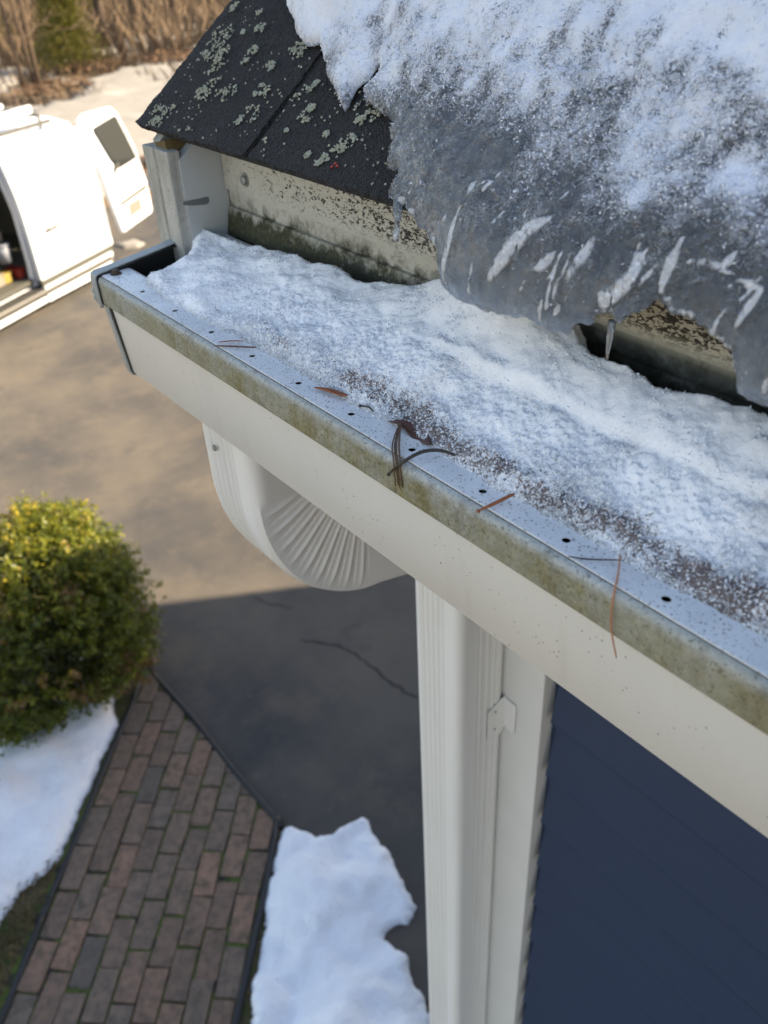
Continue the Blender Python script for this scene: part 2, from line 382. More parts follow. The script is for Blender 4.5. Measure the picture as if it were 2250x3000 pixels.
def m_leaf():
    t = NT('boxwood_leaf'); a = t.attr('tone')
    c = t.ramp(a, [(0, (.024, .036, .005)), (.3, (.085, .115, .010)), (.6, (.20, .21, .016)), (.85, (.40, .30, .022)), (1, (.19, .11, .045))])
    t.fin(c, .45); t.set(t.p.inputs['Transmission Weight'], 0)
    tl = t.n('BsdfTranslucent', {'Color': t.mix(.5, c, (.30, .30, .02))}); mx = t.n('MixShader', {0: .40}); t.t.links.new(t.p.outputs[0], mx.inputs[1]); t.t.links.new(tl.outputs[0], mx.inputs[2])
    t.t.links.new(mx.outputs[0], t.out.inputs[0]); return t.m
def m_glass():
    t = NT('van_glass'); return t.fin((.020, .024, .025), .35, None, Specular_IOR_Level=.15)

M = {}
M['asphalt'] = m_asphalt(); M['ground'] = m_ground(); M['lawn'] = m_lawn(); M['brick'] = m_brick(); M['joint'] = m_joint()
M['snow'] = m_snow('snow'); M['farsnow'] = m_snow('far_snow', (.245, .235, .215), .25)
M['gsnow'] = m_gutter_snow(); M['ice'] = m_ice(); M['shingle'] = m_shingle(); M['lichen'] = m_lichen()
M['white'] = m_white_metal(); M['spout'] = m_spout(); M['lip'] = m_lip(); M['flange'] = m_flange(); M['fascia'] = m_fascia()
M['siding'] = m_siding(); M['leaf'] = m_leaf(); M['glass'] = m_glass()
M['trim'] = m_plain('white_trim', (.68, .68, .66), .5, .08, 9, .1)
t = NT('weathered_rake_paint'); _n = t.noise(70, 5, .7, t.scale((1, 1, .15))); _f = t.noise(300, 4, .7)
_c = t.mix(t.map(_n, .38, .66), (.46, .455, .42), (.25, .245, .215)); _c = t.mix(t.map(_f, .56, .7, 0, .7), _c, (.14, .135, .11))
M['rake'] = t.fin(_c, .65, t.bump(_f, .3, .001))
M['panel'] = m_plain('grey_white_panel', (.42, .44, .44), .5, .10, 12, .05)
M['chip'] = m_plain('bare_grey_patch', (.13, .14, .14), .7)
M['wood'] = m_plain('rotten_wood', (.13, .09, .035), .9, .5, 160, .6)
M['dark'] = m_plain('black_seal_and_plate', (.012, .012, .013), .5)
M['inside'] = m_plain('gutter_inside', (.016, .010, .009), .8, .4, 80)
M['capm'] = m_plain('grey_cap_metal', (.30, .33, .34), .45, .25, 120, .05)
M['rust'] = m_plain('rusty_screw', (.075, .052, .042), .7, .5, 400, .4, Metallic=.4)
M['steel'] = m_plain('zinc_screw', (.30, .31, .29), .45, .2, 200, .1, Metallic=.6)
M['edging'] = m_plain('black_edging', (.012, .013, .016), .55, .4, 12)
M['bark'] = m_plain('bark', (.085, .058, .038), .9, .5, 12, .5)
M['barkd'] = m_plain('dark_bark', (.042, .029, .021), .9, .5, 12, .5)
M['twig'] = m_plain('dead_stem', (.155, .112, .072), .9, .5, 3)
M['needle'] = m_plain('orange_needle', (.25, .078, .026), .5, .35, 300)
M['needlet'] = m_plain('tan_needle', (.40, .17, .085), .5, .3, 300)
M['needled'] = m_plain('dark_needle', (.022, .018, .014), .45, .6, 300)
M['needlem'] = m_plain('brown_needle', (.10, .055, .030), .5, .6, 400)
M['deadleaf'] = m_plain('dead_leaf', (.070, .026, .014), .45, .5, 150, .4)
M['vanw'] = m_plain('van_white_paint', (.74, .78, .84), .3, .03, 4)
M['vang'] = m_plain('van_grey_plastic', (.062, .064, .056), .6)
M['vand'] = m_plain('van_dark_interior', (.20, .205, .185), .8)
M['tyre'] = m_plain('tyre_rubber', (.020, .020, .020), .8)
M['hub'] = m_plain('steel_wheel', (.11, .11, .105), .4, Metallic=.5)
M['red'] = m_plain('red', (.28, .03, .015), .6); M['orange'] = m_plain('orange', (.5, .13, .03), .6)
M['yellow'] = m_plain('yellow', (.22, .17, .03), .6); M['blue'] = m_plain('blue_grey', (.16, .18, .22), .6); M['cream'] = m_plain('cream', (.2, .17, .14), .7)
M['soot'] = m_plain('door_mark', (.018, .018, .018), .6); M['plate'] = m_plain('plate_panel', (.20, .155, .135), .6)
M['crack'] = m_plain('crack_dark', (.012, .012, .013), .95)
M['grass'] = m_plain('dry_grass', (.17, .135, .06), .9, .5, 3)
M['pine'] = m_plain('young_pine', (.135, .130, .020), .7, .4, 4)

TH = rad(37.9); CT, ST = math.cos(TH), math.sin(TH)
EY, EZ = .35, 3.193
def roof_pt(x, s, h=0.0): return (x, EY + s * CT - h * ST, EZ + s * ST + h * CT)

# ------------------------------------------------------------------ setting
def sheet(name, poly, z, mat, label=None, kind='structure'):
    o = mesh_obj(name, [(x, y, z) for x, y in poly], [tuple(range(len(poly)))], mat); return tag(o, label, None, None, kind)
sheet('ground', [(-260, -200), (200, -200), (200, 200), (-260, 200)], 0.0, M['ground'])
sheet('lawn', [(-7.0, -6), (4, -6), (4, .96), (-4.55, .96), (-4.9, .3), (-6.2, -4)], .004, M['lawn'])
drv = sheet('driveway', [(-4.55, .972), (-.2, .972), (-.2, 14), (-11.7, 14), (-12.1, 4), (-11.4, -3), (-11, -12), (-6.6, -12), (-6.2, -4), (-4.9, .3)], .008, M['asphalt'])
# asphalt crack
cp = [(-3.111, 1.688), (-3.026, 1.755), (-2.943, 1.822), (-2.831, 1.866), (-2.682, 1.877), (-2.567, 1.88), (-2.415, 1.90), (-2.1, 1.99)]
def ribbon(pts, w, z, jit=.35):
    P = []
    for a, b in zip(pts[:-1], pts[1:]):
        for k in range(6):
            q = k / 6; P.append(Vector((a[0] + (b[0] - a[0]) * q + random.gauss(0, .006), a[1] + (b[1] - a[1]) * q + random.gauss(0, .006), z)))
    mb = MB(); vs = []
    for i, p in enumerate(P):
        t = (P[min(i + 1, len(P) - 1)] - P[max(0, i - 1)]).normalized(); nrm = Vector((-t.y, t.x, 0)); ww = w * (.4 + .9 * random.random()) * min(1, i / 3, (len(P) - 1 - i) / 3)
        vs += [p + nrm * ww, p - nrm * ww]
    mb.add(vs, [(2 * i, 2 * i + 1, 2 * i + 3, 2 * i + 2) for i in range(len(P) - 1)]); return mb
ribbon(cp, .0045, .011).build('crack', M['crack'], drv)
ribbon([(-3.62, 1.70), (-3.50, 1.72), (-3.38, 1.80), (-3.30, 1.82)], .003, .011).build('crack', M['crack'], drv)

# ------------------------------------------------------------------ brick path
path = sheet('brick_path', [(-3.50, .955), (-2.2, .955), (-.2, -.90), (-.9, -1.62), (-2.0, -.50)], .0165, M['joint'])
AL = rad(-43.5); dl = Vector((math.cos(AL), math.sin(AL), 0)); dt = Vector((-math.sin(AL), math.cos(AL), 0))
PO = Vector((-3.352, .862, 0))
BL, BW, BH, JT = .2070, .0955, .018, .0085
def brick_loop(l, w, b): return [(-l / 2 + b, -w / 2), (l / 2 - b, -w / 2), (l / 2, -w / 2 + b), (l / 2, w / 2 - b), (l / 2 - b, w / 2), (-l / 2 + b, w / 2), (-l / 2, w / 2 - b), (-l / 2, -w / 2 + b)]
def chamfer_mesh(loop, h, inset):
    c = Vector((sum(p[0] for p in loop) / len(loop), sum(p[1] for p in loop) / len(loop)))
    n = len(loop); vs = [(x, y, 0) for x, y in loop] + [(x, y, h - inset) for x, y in loop]
    for x, y in loop:
        d = c - Vector((x, y)); d = d.normalized() * inset if d.length > 0 else d; vs.append((x + d.x, y + d.y, h))
    fs = []
    for r in (0, n): fs += [(r + i, r + (i + 1) % n, r + n + (i + 1) % n, r + n + i) for i in range(n)]
    fs.append(tuple(2 * n + i for i in range(n))); return vs, fs
def clip(poly, a, b, c):      # keep a*x+b*y<=c
    out = []
    for i in range(len(poly)):
        p, q = poly[i], poly[(i + 1) % len(poly)]; dp = a * p[0] + b * p[1] - c; dq = a * q[0] + b * q[1] - c
        if dp <= 0: out.append(p)
        if (dp < 0) != (dq < 0): k = dp / (dp - dq); out.append((p[0] + (q[0] - p[0]) * k, p[1] + (q[1] - p[1]) * k))
    return out
brick_me = []
for k in range(6):
    lo = brick_loop(BL - JT, BW - JT, .004); lo = [(x + random.gauss(0, .0012), y + random.gauss(0, .0012)) for x, y in lo]
    v, f = chamfer_mesh(lo, BH, .004); me = bpy.data.meshes.new('brick'); me.from_pydata(v, [], f); me.materials.append(M['brick']); brick_me.append(me)
for col in range(9):
    for row in range(-6, 18):
        c = PO + dt * (BW * (col + .5)) + dl * (BL * (row + (.5 if col % 2 else 0.0) + .10 * math.sin(col * 2.1)))
        ang = AL + random.gauss(0, .020); c = c + dl * random.gauss(0, .004) + dt * random.gauss(0, .0015)
        ca, sa = math.cos(ang), math.sin(ang)
        loop = [(c.x + x * ca - y * sa, c.y + x * sa + y * ca) for x, y in brick_loop(BL - JT, BW - JT, .004)]
        ys = [p[1] for p in loop]
        if min(ys) > .935 or c.dot(dl) - PO.dot(dl) > 3.0: continue
        z = .008 + random.uniform(-.004, .005)
        if max(ys) > .955:
            loop = clip(loop, 0, 1, .955)
            if len(loop) < 3: continue
            cc = (sum(p[0] for p in loop) / len(loop), sum(p[1] for p in loop) / len(loop))
            v, f = chamfer_mesh([(x - cc[0], y - cc[1]) for x, y in loop], BH, .004); me = bpy.data.meshes.new('brick'); me.from_pydata(v, [], f); me.materials.append(M['brick'])
            o = bpy.data.objects.new('brick', me); o.location = (cc[0], cc[1], z)
        else:
            o = bpy.data.objects.new('brick', random.choice(brick_me)); o.location = (c.x, c.y, z); o.rotation_euler = (random.gauss(0, .015), random.gauss(0, .02), ang)
        COL.objects.link(o); o.parent = path
def edging(pts, label):
    mb = MB(); P = [Vector((x, y, 0)) for x, y in pts]; n = len(P); vs = []
    for i, p in enumerate(P):
        t = (P[min(i + 1, n - 1)] - P[max(0, i - 1)]).normalized(); q = Vector((-t.y, t.x, 0)) * .012
        vs += [p - q + Vector((0, 0, -.01)), p - q + Vector((0, 0, .030)), p + Vector((0, 0, .036)), p + q + Vector((0, 0, .030)), p + q + Vector((0, 0, -.01))]
    fs = []
    for i in range(n - 1):
        for j in range(5): fs.append((i * 5 + j, i * 5 + (j + 1) % 5, (i + 1) * 5 + (j + 1) % 5, (i + 1) * 5 + j))
    fs += [(0, 1, 2, 3, 4), tuple((n - 1) * 5 + j for j in range(5))]
    mb.add(vs, fs); return tag(mb.build('garden_edging', M['edging'], None, True), label, 'edging')
e0 = PO - dt * .014; e1 = PO + dt * (9 * BW + .014)
edging([(e0 + dl * s + dt * .004 * math.sin(s * 9)).to_tuple()[:2] for s in np.linspace(-.03, 2.9, 26)], 'black plastic edging strip between the brick path and the bush side snow')
edging([(e1 + dl * s + dt * .004 * math.sin(s * 7)).to_tuple()[:2] for s in np.linspace(.74, 2.9, 20)], 'black plastic edging strip between the brick path and the snow by the downspout')
edging([(x, .963 + .004 * math.sin(x * 8)) for x in np.linspace(-3.40, -2.16, 14)], 'black edge strip where the cut bricks meet the asphalt driveway')

# ------------------------------------------------------------------ snow on the ground
def gsnow(name, poly, step, hmax, w, label, cat='snow', mat='snow', seed=0, esc=3.0, eamp=.05, z0=.006, bump=.3, kind=None):
    xs = [p[0] for p in poly]; ys = [p[1] for p in poly]
    us = np.arange(min(xs) - .1, max(xs) + .1, step); vs = np.arange(min(ys) - .1, max(ys) + .1, step)
    def top(u, v, d):
        h = hmax * np.sqrt(np.clip(1 - (1 - np.clip(d / w, 0, 1)) ** 2, 0, 1))
        return .004 + h * (1 - bump / 2 + bump * (fbm(u, v, 3.6 / (hmax * 6 + .3), 3, seed, .45) - .3))
    o = blanket(name, poly, us, vs, top, lambda u, v, h: (u, v, z0 + h), M[mat], None, lambda u, v: eamp * (fbm(u, v, esc, 4, seed + 5) - .5) + eamp * .5 * (fbm(u, v, esc * 4.5, 3, seed + 9) - .5), None, True)
    return tag(o, label, cat, None, kind)
gsnow('snow_patch', [(-2.145, .95), (-2.13, .99), (-2.075, 1.03), (-2.015, 1.055), (-1.985, 1.11), (-1.965, 1.28), (-1.87, 1.265), (-1.76, 1.25), (-1.67, 1.225), (-1.541, 1.2), (-1.497, 1.175), (-1.456, 1.105), (-1.49, 1.05), (-1.482, 1.0), (-1.42, 1.0), (-1.37, 1.02), (-1.274, .98), (-1.199, .965), (-1.05, .90), (-.95, .70), (-.95, .2), (-.9, -.1), (-1.0, -.15), (-1.53, .41), (-1.77, .60), (-1.82, .66), (-1.99, .785)],
      .010, .135, .12, 'thick rounded snow patch between brick path and downspout', seed=3, esc=11, eamp=.035, bump=1.5)
gsnow('snow_patch', [(-3.22, .66), (-3.095, .545), (-2.935, .395), (-2.775, .245), (-2.665, .13), (-2.64, .06), (-2.64, -.04), (-2.585, -.12), (-2.53, -.18), (-2.48, -.5), (-2.9, -1.4), (-4.4, -1.3), (-4.9, -.4), (-4.3, .45), (-3.9, .72), (-3.5, .80)],
      .02, .085, .16, 'smooth snow patch under and in front of the bush', seed=9, esc=6, eamp=.05, bump=.9)
gsnow('snow_remnant', [(-10.42, 3.92), (-10.18, 3.95), (-10.08, 4.10), (-10.16, 4.22), (-10.40, 4.20)], .02, .04, .08, 'small leftover snow pile on the driveway beyond the van', mat='farsnow', seed=4, eamp=.04)
gsnow('snow_field', [(-12.3, 2.5), (-15, 4.0), (-20.5, 6.4), (-21.5, 8.2), (-23.5, 10), (-25.5, 13), (-27.5, 16.5), (-24, 22), (-12.5, 14)], .14, .16, .8, None, None, 'farsnow', seed=6, esc=.8, eamp=1.6, kind='structure')
gsnow('snow_bank', [(-26.5, 10.2), (-27.8, 10.6), (-30.5, 14.5), (-31, 19), (-29.5, 19), (-28.2, 15)], .14, .22, .6, None, None, 'farsnow', seed=16, esc=.9, eamp=1.0, kind='structure')
gsnow('snow_bank', [(-22.6, 6.0), (-25.2, 6.4), (-27.0, 8.2), (-26.2, 8.9), (-23.4, 7.2)], .12, .12, .5, None, None, 'farsnow', seed=26, esc=1.2, eamp=.9, kind='structure')

# dry grass beside the path
def grass(name, n, box, h, label):
    vs = []; fs = []
    for i in range(n):
        x = random.uniform(box[0], box[1]); y = random.uniform(box[2], box[3])
        q = Vector((x, y, 0)) - PO
        if q.dot(dt) > -.03: continue
        a = random.uniform(0, 6.28); hh = h * random.uniform(.4, 1.2); lx, ly = math.cos(a) * hh * .8, math.sin(a) * hh * .8; w = .0022
        b = len(vs); vs += [(x - w * math.sin(a), y + w * math.cos(a), .004), (x + w * math.sin(a), y - w * math.cos(a), .004), (x + lx * .5, y + ly * .5, .004 + hh * .7), (x + lx, y + ly, .004 + hh * .8)]
        fs += [(b, b + 1, b + 2), (b + 1, b + 3, b + 2)]
    return tag(mesh_obj(name, vs, fs, M['grass'], fix=False), label, 'grass', None, 'stuff')
grass('dry_grass', 5200, (-2.95, -1.6, -.95, .15), .045, 'dry brown grass beside the brick path')

# ------------------------------------------------------------------ house
house = thing('house', (-.66, .63, 0), 'dark navy house with white corner trim and lichen spotted roof', 'house')
WX0, WY0, WX1, WY1 = -.645, .6535, 7.0, 6.65
TOPZ = 3.96  # top of the unseen rear block, set by its shadow on driveway and bush
RY = EY + (TOPZ - EZ) / math.tan(TH)
mb = MB(); mb.box((WX0 + .02, WY0 + .012, .02), (WX1, WY1, 2.985)); mb.box((WX0 + .02, RY, 2.985), (WX1, WY1, TOPZ - .03))  # second box: unseen rear block, added and shaped to cast the driveway shadow
mb.prism([(.44, 2.99), (RY, 2.99), (RY, TOPZ - .08), (.44, 3.20)], lambda p, t: (t, p[0], p[1]), WX0 + .02, WX1)
wall = mb.build('wall', M['siding'], house)
me = MB(); me.prism([(0, 0), (-.0200, 0), (-.0200, .005), (-.002, .1185), (0, .1185)], lambda p, t: (t, WY0 + .012 + p[0], p[1]), -.5, WX1); pk = None
for i in range(26):
    if pk is None: o = me.build('siding_plank', M['siding'], wall); pk = o; base_loc = o.location.copy()
    else: o = pk.copy(); COL.objects.link(o); o.parent = wall
    o.location = (base_loc[0], base_loc[1], base_loc[2] + .03 + i * .1135)
mb2 = MB(); mb2.box((WX0 - .012, WY0 - .0135, .02), (-.5125, WY0 + .014, 2.985)); mb2.box((WX0 - .0125, WY0 + .014, .02), (WX0 + .016, WY0 + .15, 2.985))
bevel(mb2.build('corner_board', M['trim'], house), .002)
mb = MB()
for i in range(26): mb.prism([(0, 0), (-.0135, 0), (-.0135, .006), (-.002, .1185), (0, .1185)], lambda p, t, i=i: (WX0 + .02 + p[0], t, .03 + i * .1135 + p[1]), WY0 + .15, WY1)
tag(mb.build('side_siding', M['siding'], house), kind='stuff')
MB().box((-.74, .4135, 2.984), (WX1, WY0 + .012, 2.9905)).build('soffit', M['trim'], house)
# fascia with drip edge
fas = MB().box((-.7445, .402, 2.986), (WX1, .413, 3.150)).build('fascia', M['fascia'], house)
mb = MB(); mb.prism([(.4015, 3.137), (.3982, 3.1365), (.3990, 3.170), (.3985, 3.188), (.4015, 3.190)], lambda p, t: (t, p[0], p[1]), -.7435, WX1); mb.build('drip_edge', M['fascia'], fas)
mb = MB()
mb.prism([(.4015, 3.094), (.3945, 3.0945), (.3935, 3.0965), (.3985, 3.1205), (.4015, 3.121)], lambda p, t: (t, p[0], p[1]), -.7430, WX1); mb.build('gutter_apron', M['fascia'], fas)
def screw(name, pos, axis, r, mat, parent, hexa=True, washer=True, h=.003):
    mb = MB(); ax = Vector(axis).normalized(); a = ax.orthogonal().normalized(); b = ax.cross(a); p = Vector(pos)
    def ring(rr, hh, k): return [p + ax * hh + (a * math.cos(6.28318 * j / k + .4) + b * math.sin(6.28318 * j / k + .4)) * rr for j in range(k)]
    if washer:
        mb.add(ring(r * 1.5, 0, 16) + ring(r * 1.42, .0009, 16), [(j, (j + 1) % 16, 16 + (j + 1) % 16, 16 + j) for j in range(16)] + [tuple(range(16, 32))])
    k = 6 if hexa else 14
    mb.add(ring(r, .0005, k) + ring(r, h * .75, k) + ring(r * .72, h, k), [(j, (j + 1) % k, k + (j + 1) % k, k + j) for j in range(k)] + [(k + j, k + (j + 1) % k, 2 * k + (j + 1) % k, 2 * k + j) for j in range(k)] + [tuple(range(2 * k, 3 * k))])
    return mb.build(name, mat, parent)
screw('screw', (-.7045, .3985, 3.1507), (0, -1, 0), .0042, M['steel'], fas, False, True, .004)
# rake return box
rk = MB()
rk.prism([(-.797, .3478), (-.777, .3478), (-.7755, .3500), (-.7735, .3500), (-.772, .3478), (-.7485, .3478), (-.7475, .36), (-.797, .36)], lambda p, t: (p[0], p[1], t), 2.99, 3.1765)
rk = bevel(rk.build('rake_trim', M['rake'], house), .0012)
pn = MB().prism([(.3575, 2.99), (.4015, 2.99), (.4015, 3.1970), (.3575, 3.168)], lambda p, t: (t, p[0], p[1]), -.7605, -.7450).build('return_panel', M['panel'], house)
ch = MB()
lp = []
for j in range(26):
    w = 6.28318 * j / 26; cw, sw_ = math.cos(w), math.sin(w); lp.append((.3672 + .0135 * math.copysign(abs(cw) ** .6, cw), 3.1305 + (.0030 + .0009 * cw) * math.copysign(abs(sw_) ** .7, sw_) * (1 + .22 * math.sin(2.5 * w + 1))))
ch.prism(lp, lambda p, t: (t, p[0], p[1] - (p[0] - .3672) * .06), -.7451, -.7446); ch.build('bare_patch', M['chip'], pn)
wd = MB().prism([(-.7800, 3.170), (-.7600, 3.170), (-.7575, 3.176), (-.7600, 3.1835), (-.7690, 3.1820), (-.7790, 3.1800)], lambda p, t: (p[0], t, p[1]), .3535, .40).build('rotten_wood', M['wood'], house)
rb = MB().prism([(.36, 3.172), (.4, 2.99), (RY, 3.55), (RY, TOPZ - .03), (.36, EZ - .014)], lambda p, t: (t, p[0], p[1]), -.797, -.7835); rb.build('rake_board', M['rake'], house)

# ------------------------------------------------------------------ roof
def slab(s0, s1, x0, x1, h0, h1): 
    mb = MB(); vs = [roof_pt(x, s, h) for h in (h0, h1) for (x, s) in ((x0, s0), (x1, s0), (x1, s1), (x0, s1))]
    return mb.add(vs, [(0, 3, 2, 1), (4, 5, 6, 7), (0, 1, 5, 4), (1, 2, 6, 5), (2, 3, 7, 6), (3, 0, 4, 7)])
SR = (TOPZ - EZ) / ST
mb = slab(.006, SR, -.800, WX1, -.018, -.0075); mb.box((-.80, RY, TOPZ - .032), (WX1, WY1 + .1, TOPZ - .006))  # flat box caps the unseen rear block added for its shadow
roof = mb.build('roof', M['shingle'], house)
slab(.001, .14, -.8045, WX1, -.0072, -.0040).build('starter_strip', M['shingle'], roof)
def shingle(x0, x1, s0, s1, fine):
    st = .0016 if fine else .03; nx = max(2, int((x1 - x0) / st)); ns = max(2, int((s1 - s0) / st)) if fine else 2
    X = np.linspace(x0, x1, nx + 1); Sv = np.linspace(s0, s1, ns + 1); U, V = np.meshgrid(X, Sv, indexing='ij')
    jx = (fbm(U, V, 160, 3, 3) - .5) * .0030; js = (fbm(U, V, 160, 3, 8) - .5) * .0034
    edge = (U == x0) | (U == x1) | (V == s0)
    h = (fbm(U, V, 45, 4, 5) - .5) * .0016 + (fbm(U, V, 420, 2, 12) - .5) * .0013
    if not fine: h = h * 0
    U2 = U + np.where(edge, jx, 0); V2 = V + np.where(edge, js, 0)
    lift = (V - s0) / (s1 - s0); hb = -.0046 - .002 * lift
    top = h + .0 - .004 * lift; n = U.size
    pts = [roof_pt(a, b, c) for a, b, c in zip(U2.ravel(), V2.ravel(), top.ravel())] + [roof_pt(a, b, c) for a, b, c in zip(U2.ravel(), V2.ravel(), hb.ravel())]
    I = np.arange(n).reshape(nx + 1, ns + 1); a, b, c, e = I[:-1, :-1].ravel(), I[1:, :-1].ravel(), I[1:, 1:].ravel(), I[:-1, 1:].ravel()
    F = np.stack([a, b, c, e], 1).tolist()
    for r0, r1 in ((I[:-1, 0], I[1:, 0]), (I[1:, -1], I[:-1, -1]), (I[0, 1:], I[0, :-1]), (I[-1, :-1], I[-1, 1:])):
        F += np.stack([r1, r0, r0 + n, r1 + n], 1).tolist()
    return mesh_obj('shingle', pts, F, M['shingle'], roof, False, None, False)
TAB = .3048; GAP = .0085
for r in range(7):
    s0 = .1425 * r + (.014 if r else 0); first = -.6155 + (TAB / 2 if r % 2 else 0)
    xs = [-.8065] + [first + k * TAB for k in range(6 if r < 4 else 4)]
    for a, b in zip(xs[:-1], xs[1:]):
        shingle(a if a < -.8 else a + GAP / 2, b - GAP / 2, s0, s0 + (.175 if r == 0 else .16), r == 0 and a < -.4)
LICH = [(-.7726, .1035, .0118), (-.7555, .0861, .0096), (-.7462, .0725, .0085), (-.7823, .1349, .005), (-.739, .1333, .0038), (-.7201, .1162, .0047), (-.7414, .1103, .0019), (-.7066, .0931, .0046), (-.7054, .0811, .0036), (-.6675, .0815, .0044), (-.7751, .0798, .0059), (-.7244, .0485, .011), (-.7364, .0448, .0056), (-.6978, .0502, .0071), (-.6535, .0583, .0068), (-.6465, .0365, .0084), (-.6515, .0281, .0042), (-.7826, .0169, .0077), (-.7666, .0215, .0057), (-.7728, .0036, .0076), (-.7221, .0082, .0054), (-.6444, .1012, .0086), (-.653, .0966, .0043), (-.6051, .0563, .0049), (-.5774, .044, .0054), (-.5789, .0526, .0031), (-.5992, .0676, .004), (-.5931, .0738, .0024), (-.5241, .0627, .0066), (-.5093, .0584, .0058), (-.5168, .0506, .0036), (-.5271, .0842, .003), (-.5148, .0327, .0058), (-.5173, .0239, .005), (-.5244, .0175, .0036), (-.5286, .0125, .0029), (-.5452, .0151, .0022), (-.6042, .0169, .0024), (-.5415, .0345, .0022), (-.5878, .0298, .0013), (-.6422, .0863, .0026)]
mb = MB()
def flake(x, s, r):
    k = 9; a0 = random.uniform(0, 6.28); vs = [roof_pt(x, s, .0010 + r * .05)]
    for ring, hh in ((.55, .0010 + r * .05), (1.0, .0004)):
        for j in range(k):
            rr = r * ring * (random.uniform(.30, 1.35) if ring == 1 else random.uniform(.8, 1.1)); w = a0 + 6.28318 * j / k
            vs.append(roof_pt(x + rr * math.cos(w), s + rr * math.sin(w), hh + random.uniform(-.0003, .0004)))
    fs = [(0, 1 + j, 1 + (j + 1) % k) for j in range(k)] + [(1 + j, 1 + k + j, 1 + k + (j + 1) % k, 1 + (j + 1) % k) for j in range(k)]
    mb.add(vs, fs)
for x, s, r in LICH:
    for i in range(int(24 + 8200 * r)):
        q = r * 1.35 * math.sqrt(random.random()); w = random.uniform(0, 6.28)
        px, ps = x + q * math.cos(w) * 1.15, s + q * math.sin(w) * .9
        if fbm(np.array([px]), np.array([ps]), 190, 3, 44)[0] < .47 or ps < .001 or px < -.803: continue
        if abs(px + .6155) < .006: continue
        flake(px, ps, random.uniform(.0005, .0014))
for i in range(420):
    px, ps = random.uniform(-.803, -.45), random.uniform(.004, .14)
    if fbm(np.array([px]), np.array([ps]), 40, 3, 4)[0] < .5 or abs(px + .6155) < .005: continue
    flake(px, ps, random.uniform(.0005, .0013))
tag(mb.build('lichen', M['lichen'], roof), 'pale green grey lichen crusts on the black shingles', None, None, 'stuff')
mb = MB()
for x, s in ((-.5095, .0105), (-.505, .0122), (-.5085, .0135)): mb.tube([roof_pt(x, s, 0), roof_pt(x, s, .0022)], [.0004, .0012], 7)
mb.build('red_lichen_tips', M['red'], roof)

# ------------------------------------------------------------------ gutter
GX0, GX1 = -.775, 2.6
gut = thing('rain_gutter', (GX0, .33, 2.98), 'white metal rain gutter with algae stained lip running along the eave', 'gutter')
def strip(name, prof, th, x0, x1, mat, parent, smooth=True, seg=1):
    P = [Vector((0, a, b)) for a, b in prof]; n = len(P); off = []
    for i in range(n):
        t = (P[min(i + 1, n - 1)] - P[max(0, i - 1)]).normalized(); off.append(Vector((0, -t.z, t.y)) * th)
    loop = [(p.y, p.z) for p in P] + [(p.y + o.y, p.z + o.z) for p, o in reversed(list(zip(P, off)))]
    mb = MB(); m = len(loop)
    vs = [(x0, a, b) for a, b in loop] + [(x1, a, b) for a, b in loop]
    fs = [(i, (i + 1) % m, m + (i + 1) % m, m + i) for i in range(m)]
    for i in range(n - 1): fs += [(i, i + 1, m - 2 - i, m - 1 - i), (m + i, m + m - 1 - i, m + m - 2 - i, m + i + 1)]
    mb.add(vs, fs); o = mb.build(name, mat, parent); return auto_smooth(o, 40) if smooth else o
def arc(cy_, cz, r, a0, a1, k): return [(cy_ + r * math.cos(rad(a0 + (a1 - a0) * i / k)), cz + r * math.sin(rad(a0 + (a1 - a0) * i / k))) for i in range(k + 1)]
# body: back wall, bottom and slanted front face
strip('trough', [(.3925, 3.0945), (.3925, 2.984), (.3905, 2.980), (.287, 2.9775), (.2815, 2.978), (.2788, 2.981), (.2722, 3.0562)], -.0009, GX0 + .001, GX1, M['white'], gut)
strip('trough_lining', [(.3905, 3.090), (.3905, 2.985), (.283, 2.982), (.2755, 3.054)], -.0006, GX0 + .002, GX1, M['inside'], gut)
# rolled lip
strip('lip', [(.2955, 3.058), (.2945, 3.0553), (.272, 3.0548)] + arc(.2692, 3.0576, .0028, -90, -180, 5) + arc(.2690, 3.0772, .0028, 180, 92, 6) + [(.2692, 3.0800)], .0009, GX0 + .0015, GX1, M['lip'], gut)
# end cap
cap = MB()
capl = [(.3930, 3.0950), (.330, 3.0890), (.2655, 3.0815), (.2652, 3.0545), (.2718, 3.0538), (.2783, 2.9785), (.284, 2.9765), (.3925, 2.9785)]
cap.prism(capl, lambda p, t: (t, p[0], p[1]), GX0 - .0012, GX0); capo = cap.build('end_cap', M['capm'], gut)
MB().prism([(.3915, 3.0925), (.330, 3.0870), (.2680, 3.0795), (.2735, 3.050), (.2800, 2.983), (.3915, 2.983)], lambda p, t: (t, p[0], p[1]), GX0 + .0026, GX0 + .0034).build('inner_dark_plate', M['dark'], capo)  # black plate added to darken the shaded corner inside the cap
strip('cap_flange', [(.3945, 3.0970), (.360, 3.0955), (.330, 3.0910), (.268, 3.0840), (.2645, 3.0825), (.2633, 3.079), (.2633, 3.0560), (.2645, 3.0530)], .0012, GX0 - .0012, GX0 + .0105, M['capm'], capo)
strip('cap_seal', [(.393, 3.0945), (.330, 3.0893), (.268, 3.0822), (.2652, 3.0785), (.2652, 3.0565), (.2672, 3.0535), (.273, 3.0525)], .0010, GX0 + .0002, GX0 + .0125, M['dark'], capo)
strip('cap_flange', [(.2708, 3.0535), (.2700, 3.046), (.2768, 2.981), (.2785, 2.977), (.285, 2.9755), (.3925, 2.9775)], .0012, GX0 - .0012, GX0 + .008, M['capm'], capo)
strip('cap_seal', [(.2715, 3.052), (.2775, 2.983), (.2795, 2.9785), (.286, 2.9768)], .0008, GX0 + .008, GX0 + .0105, M['dark'], capo)
mb = MB()
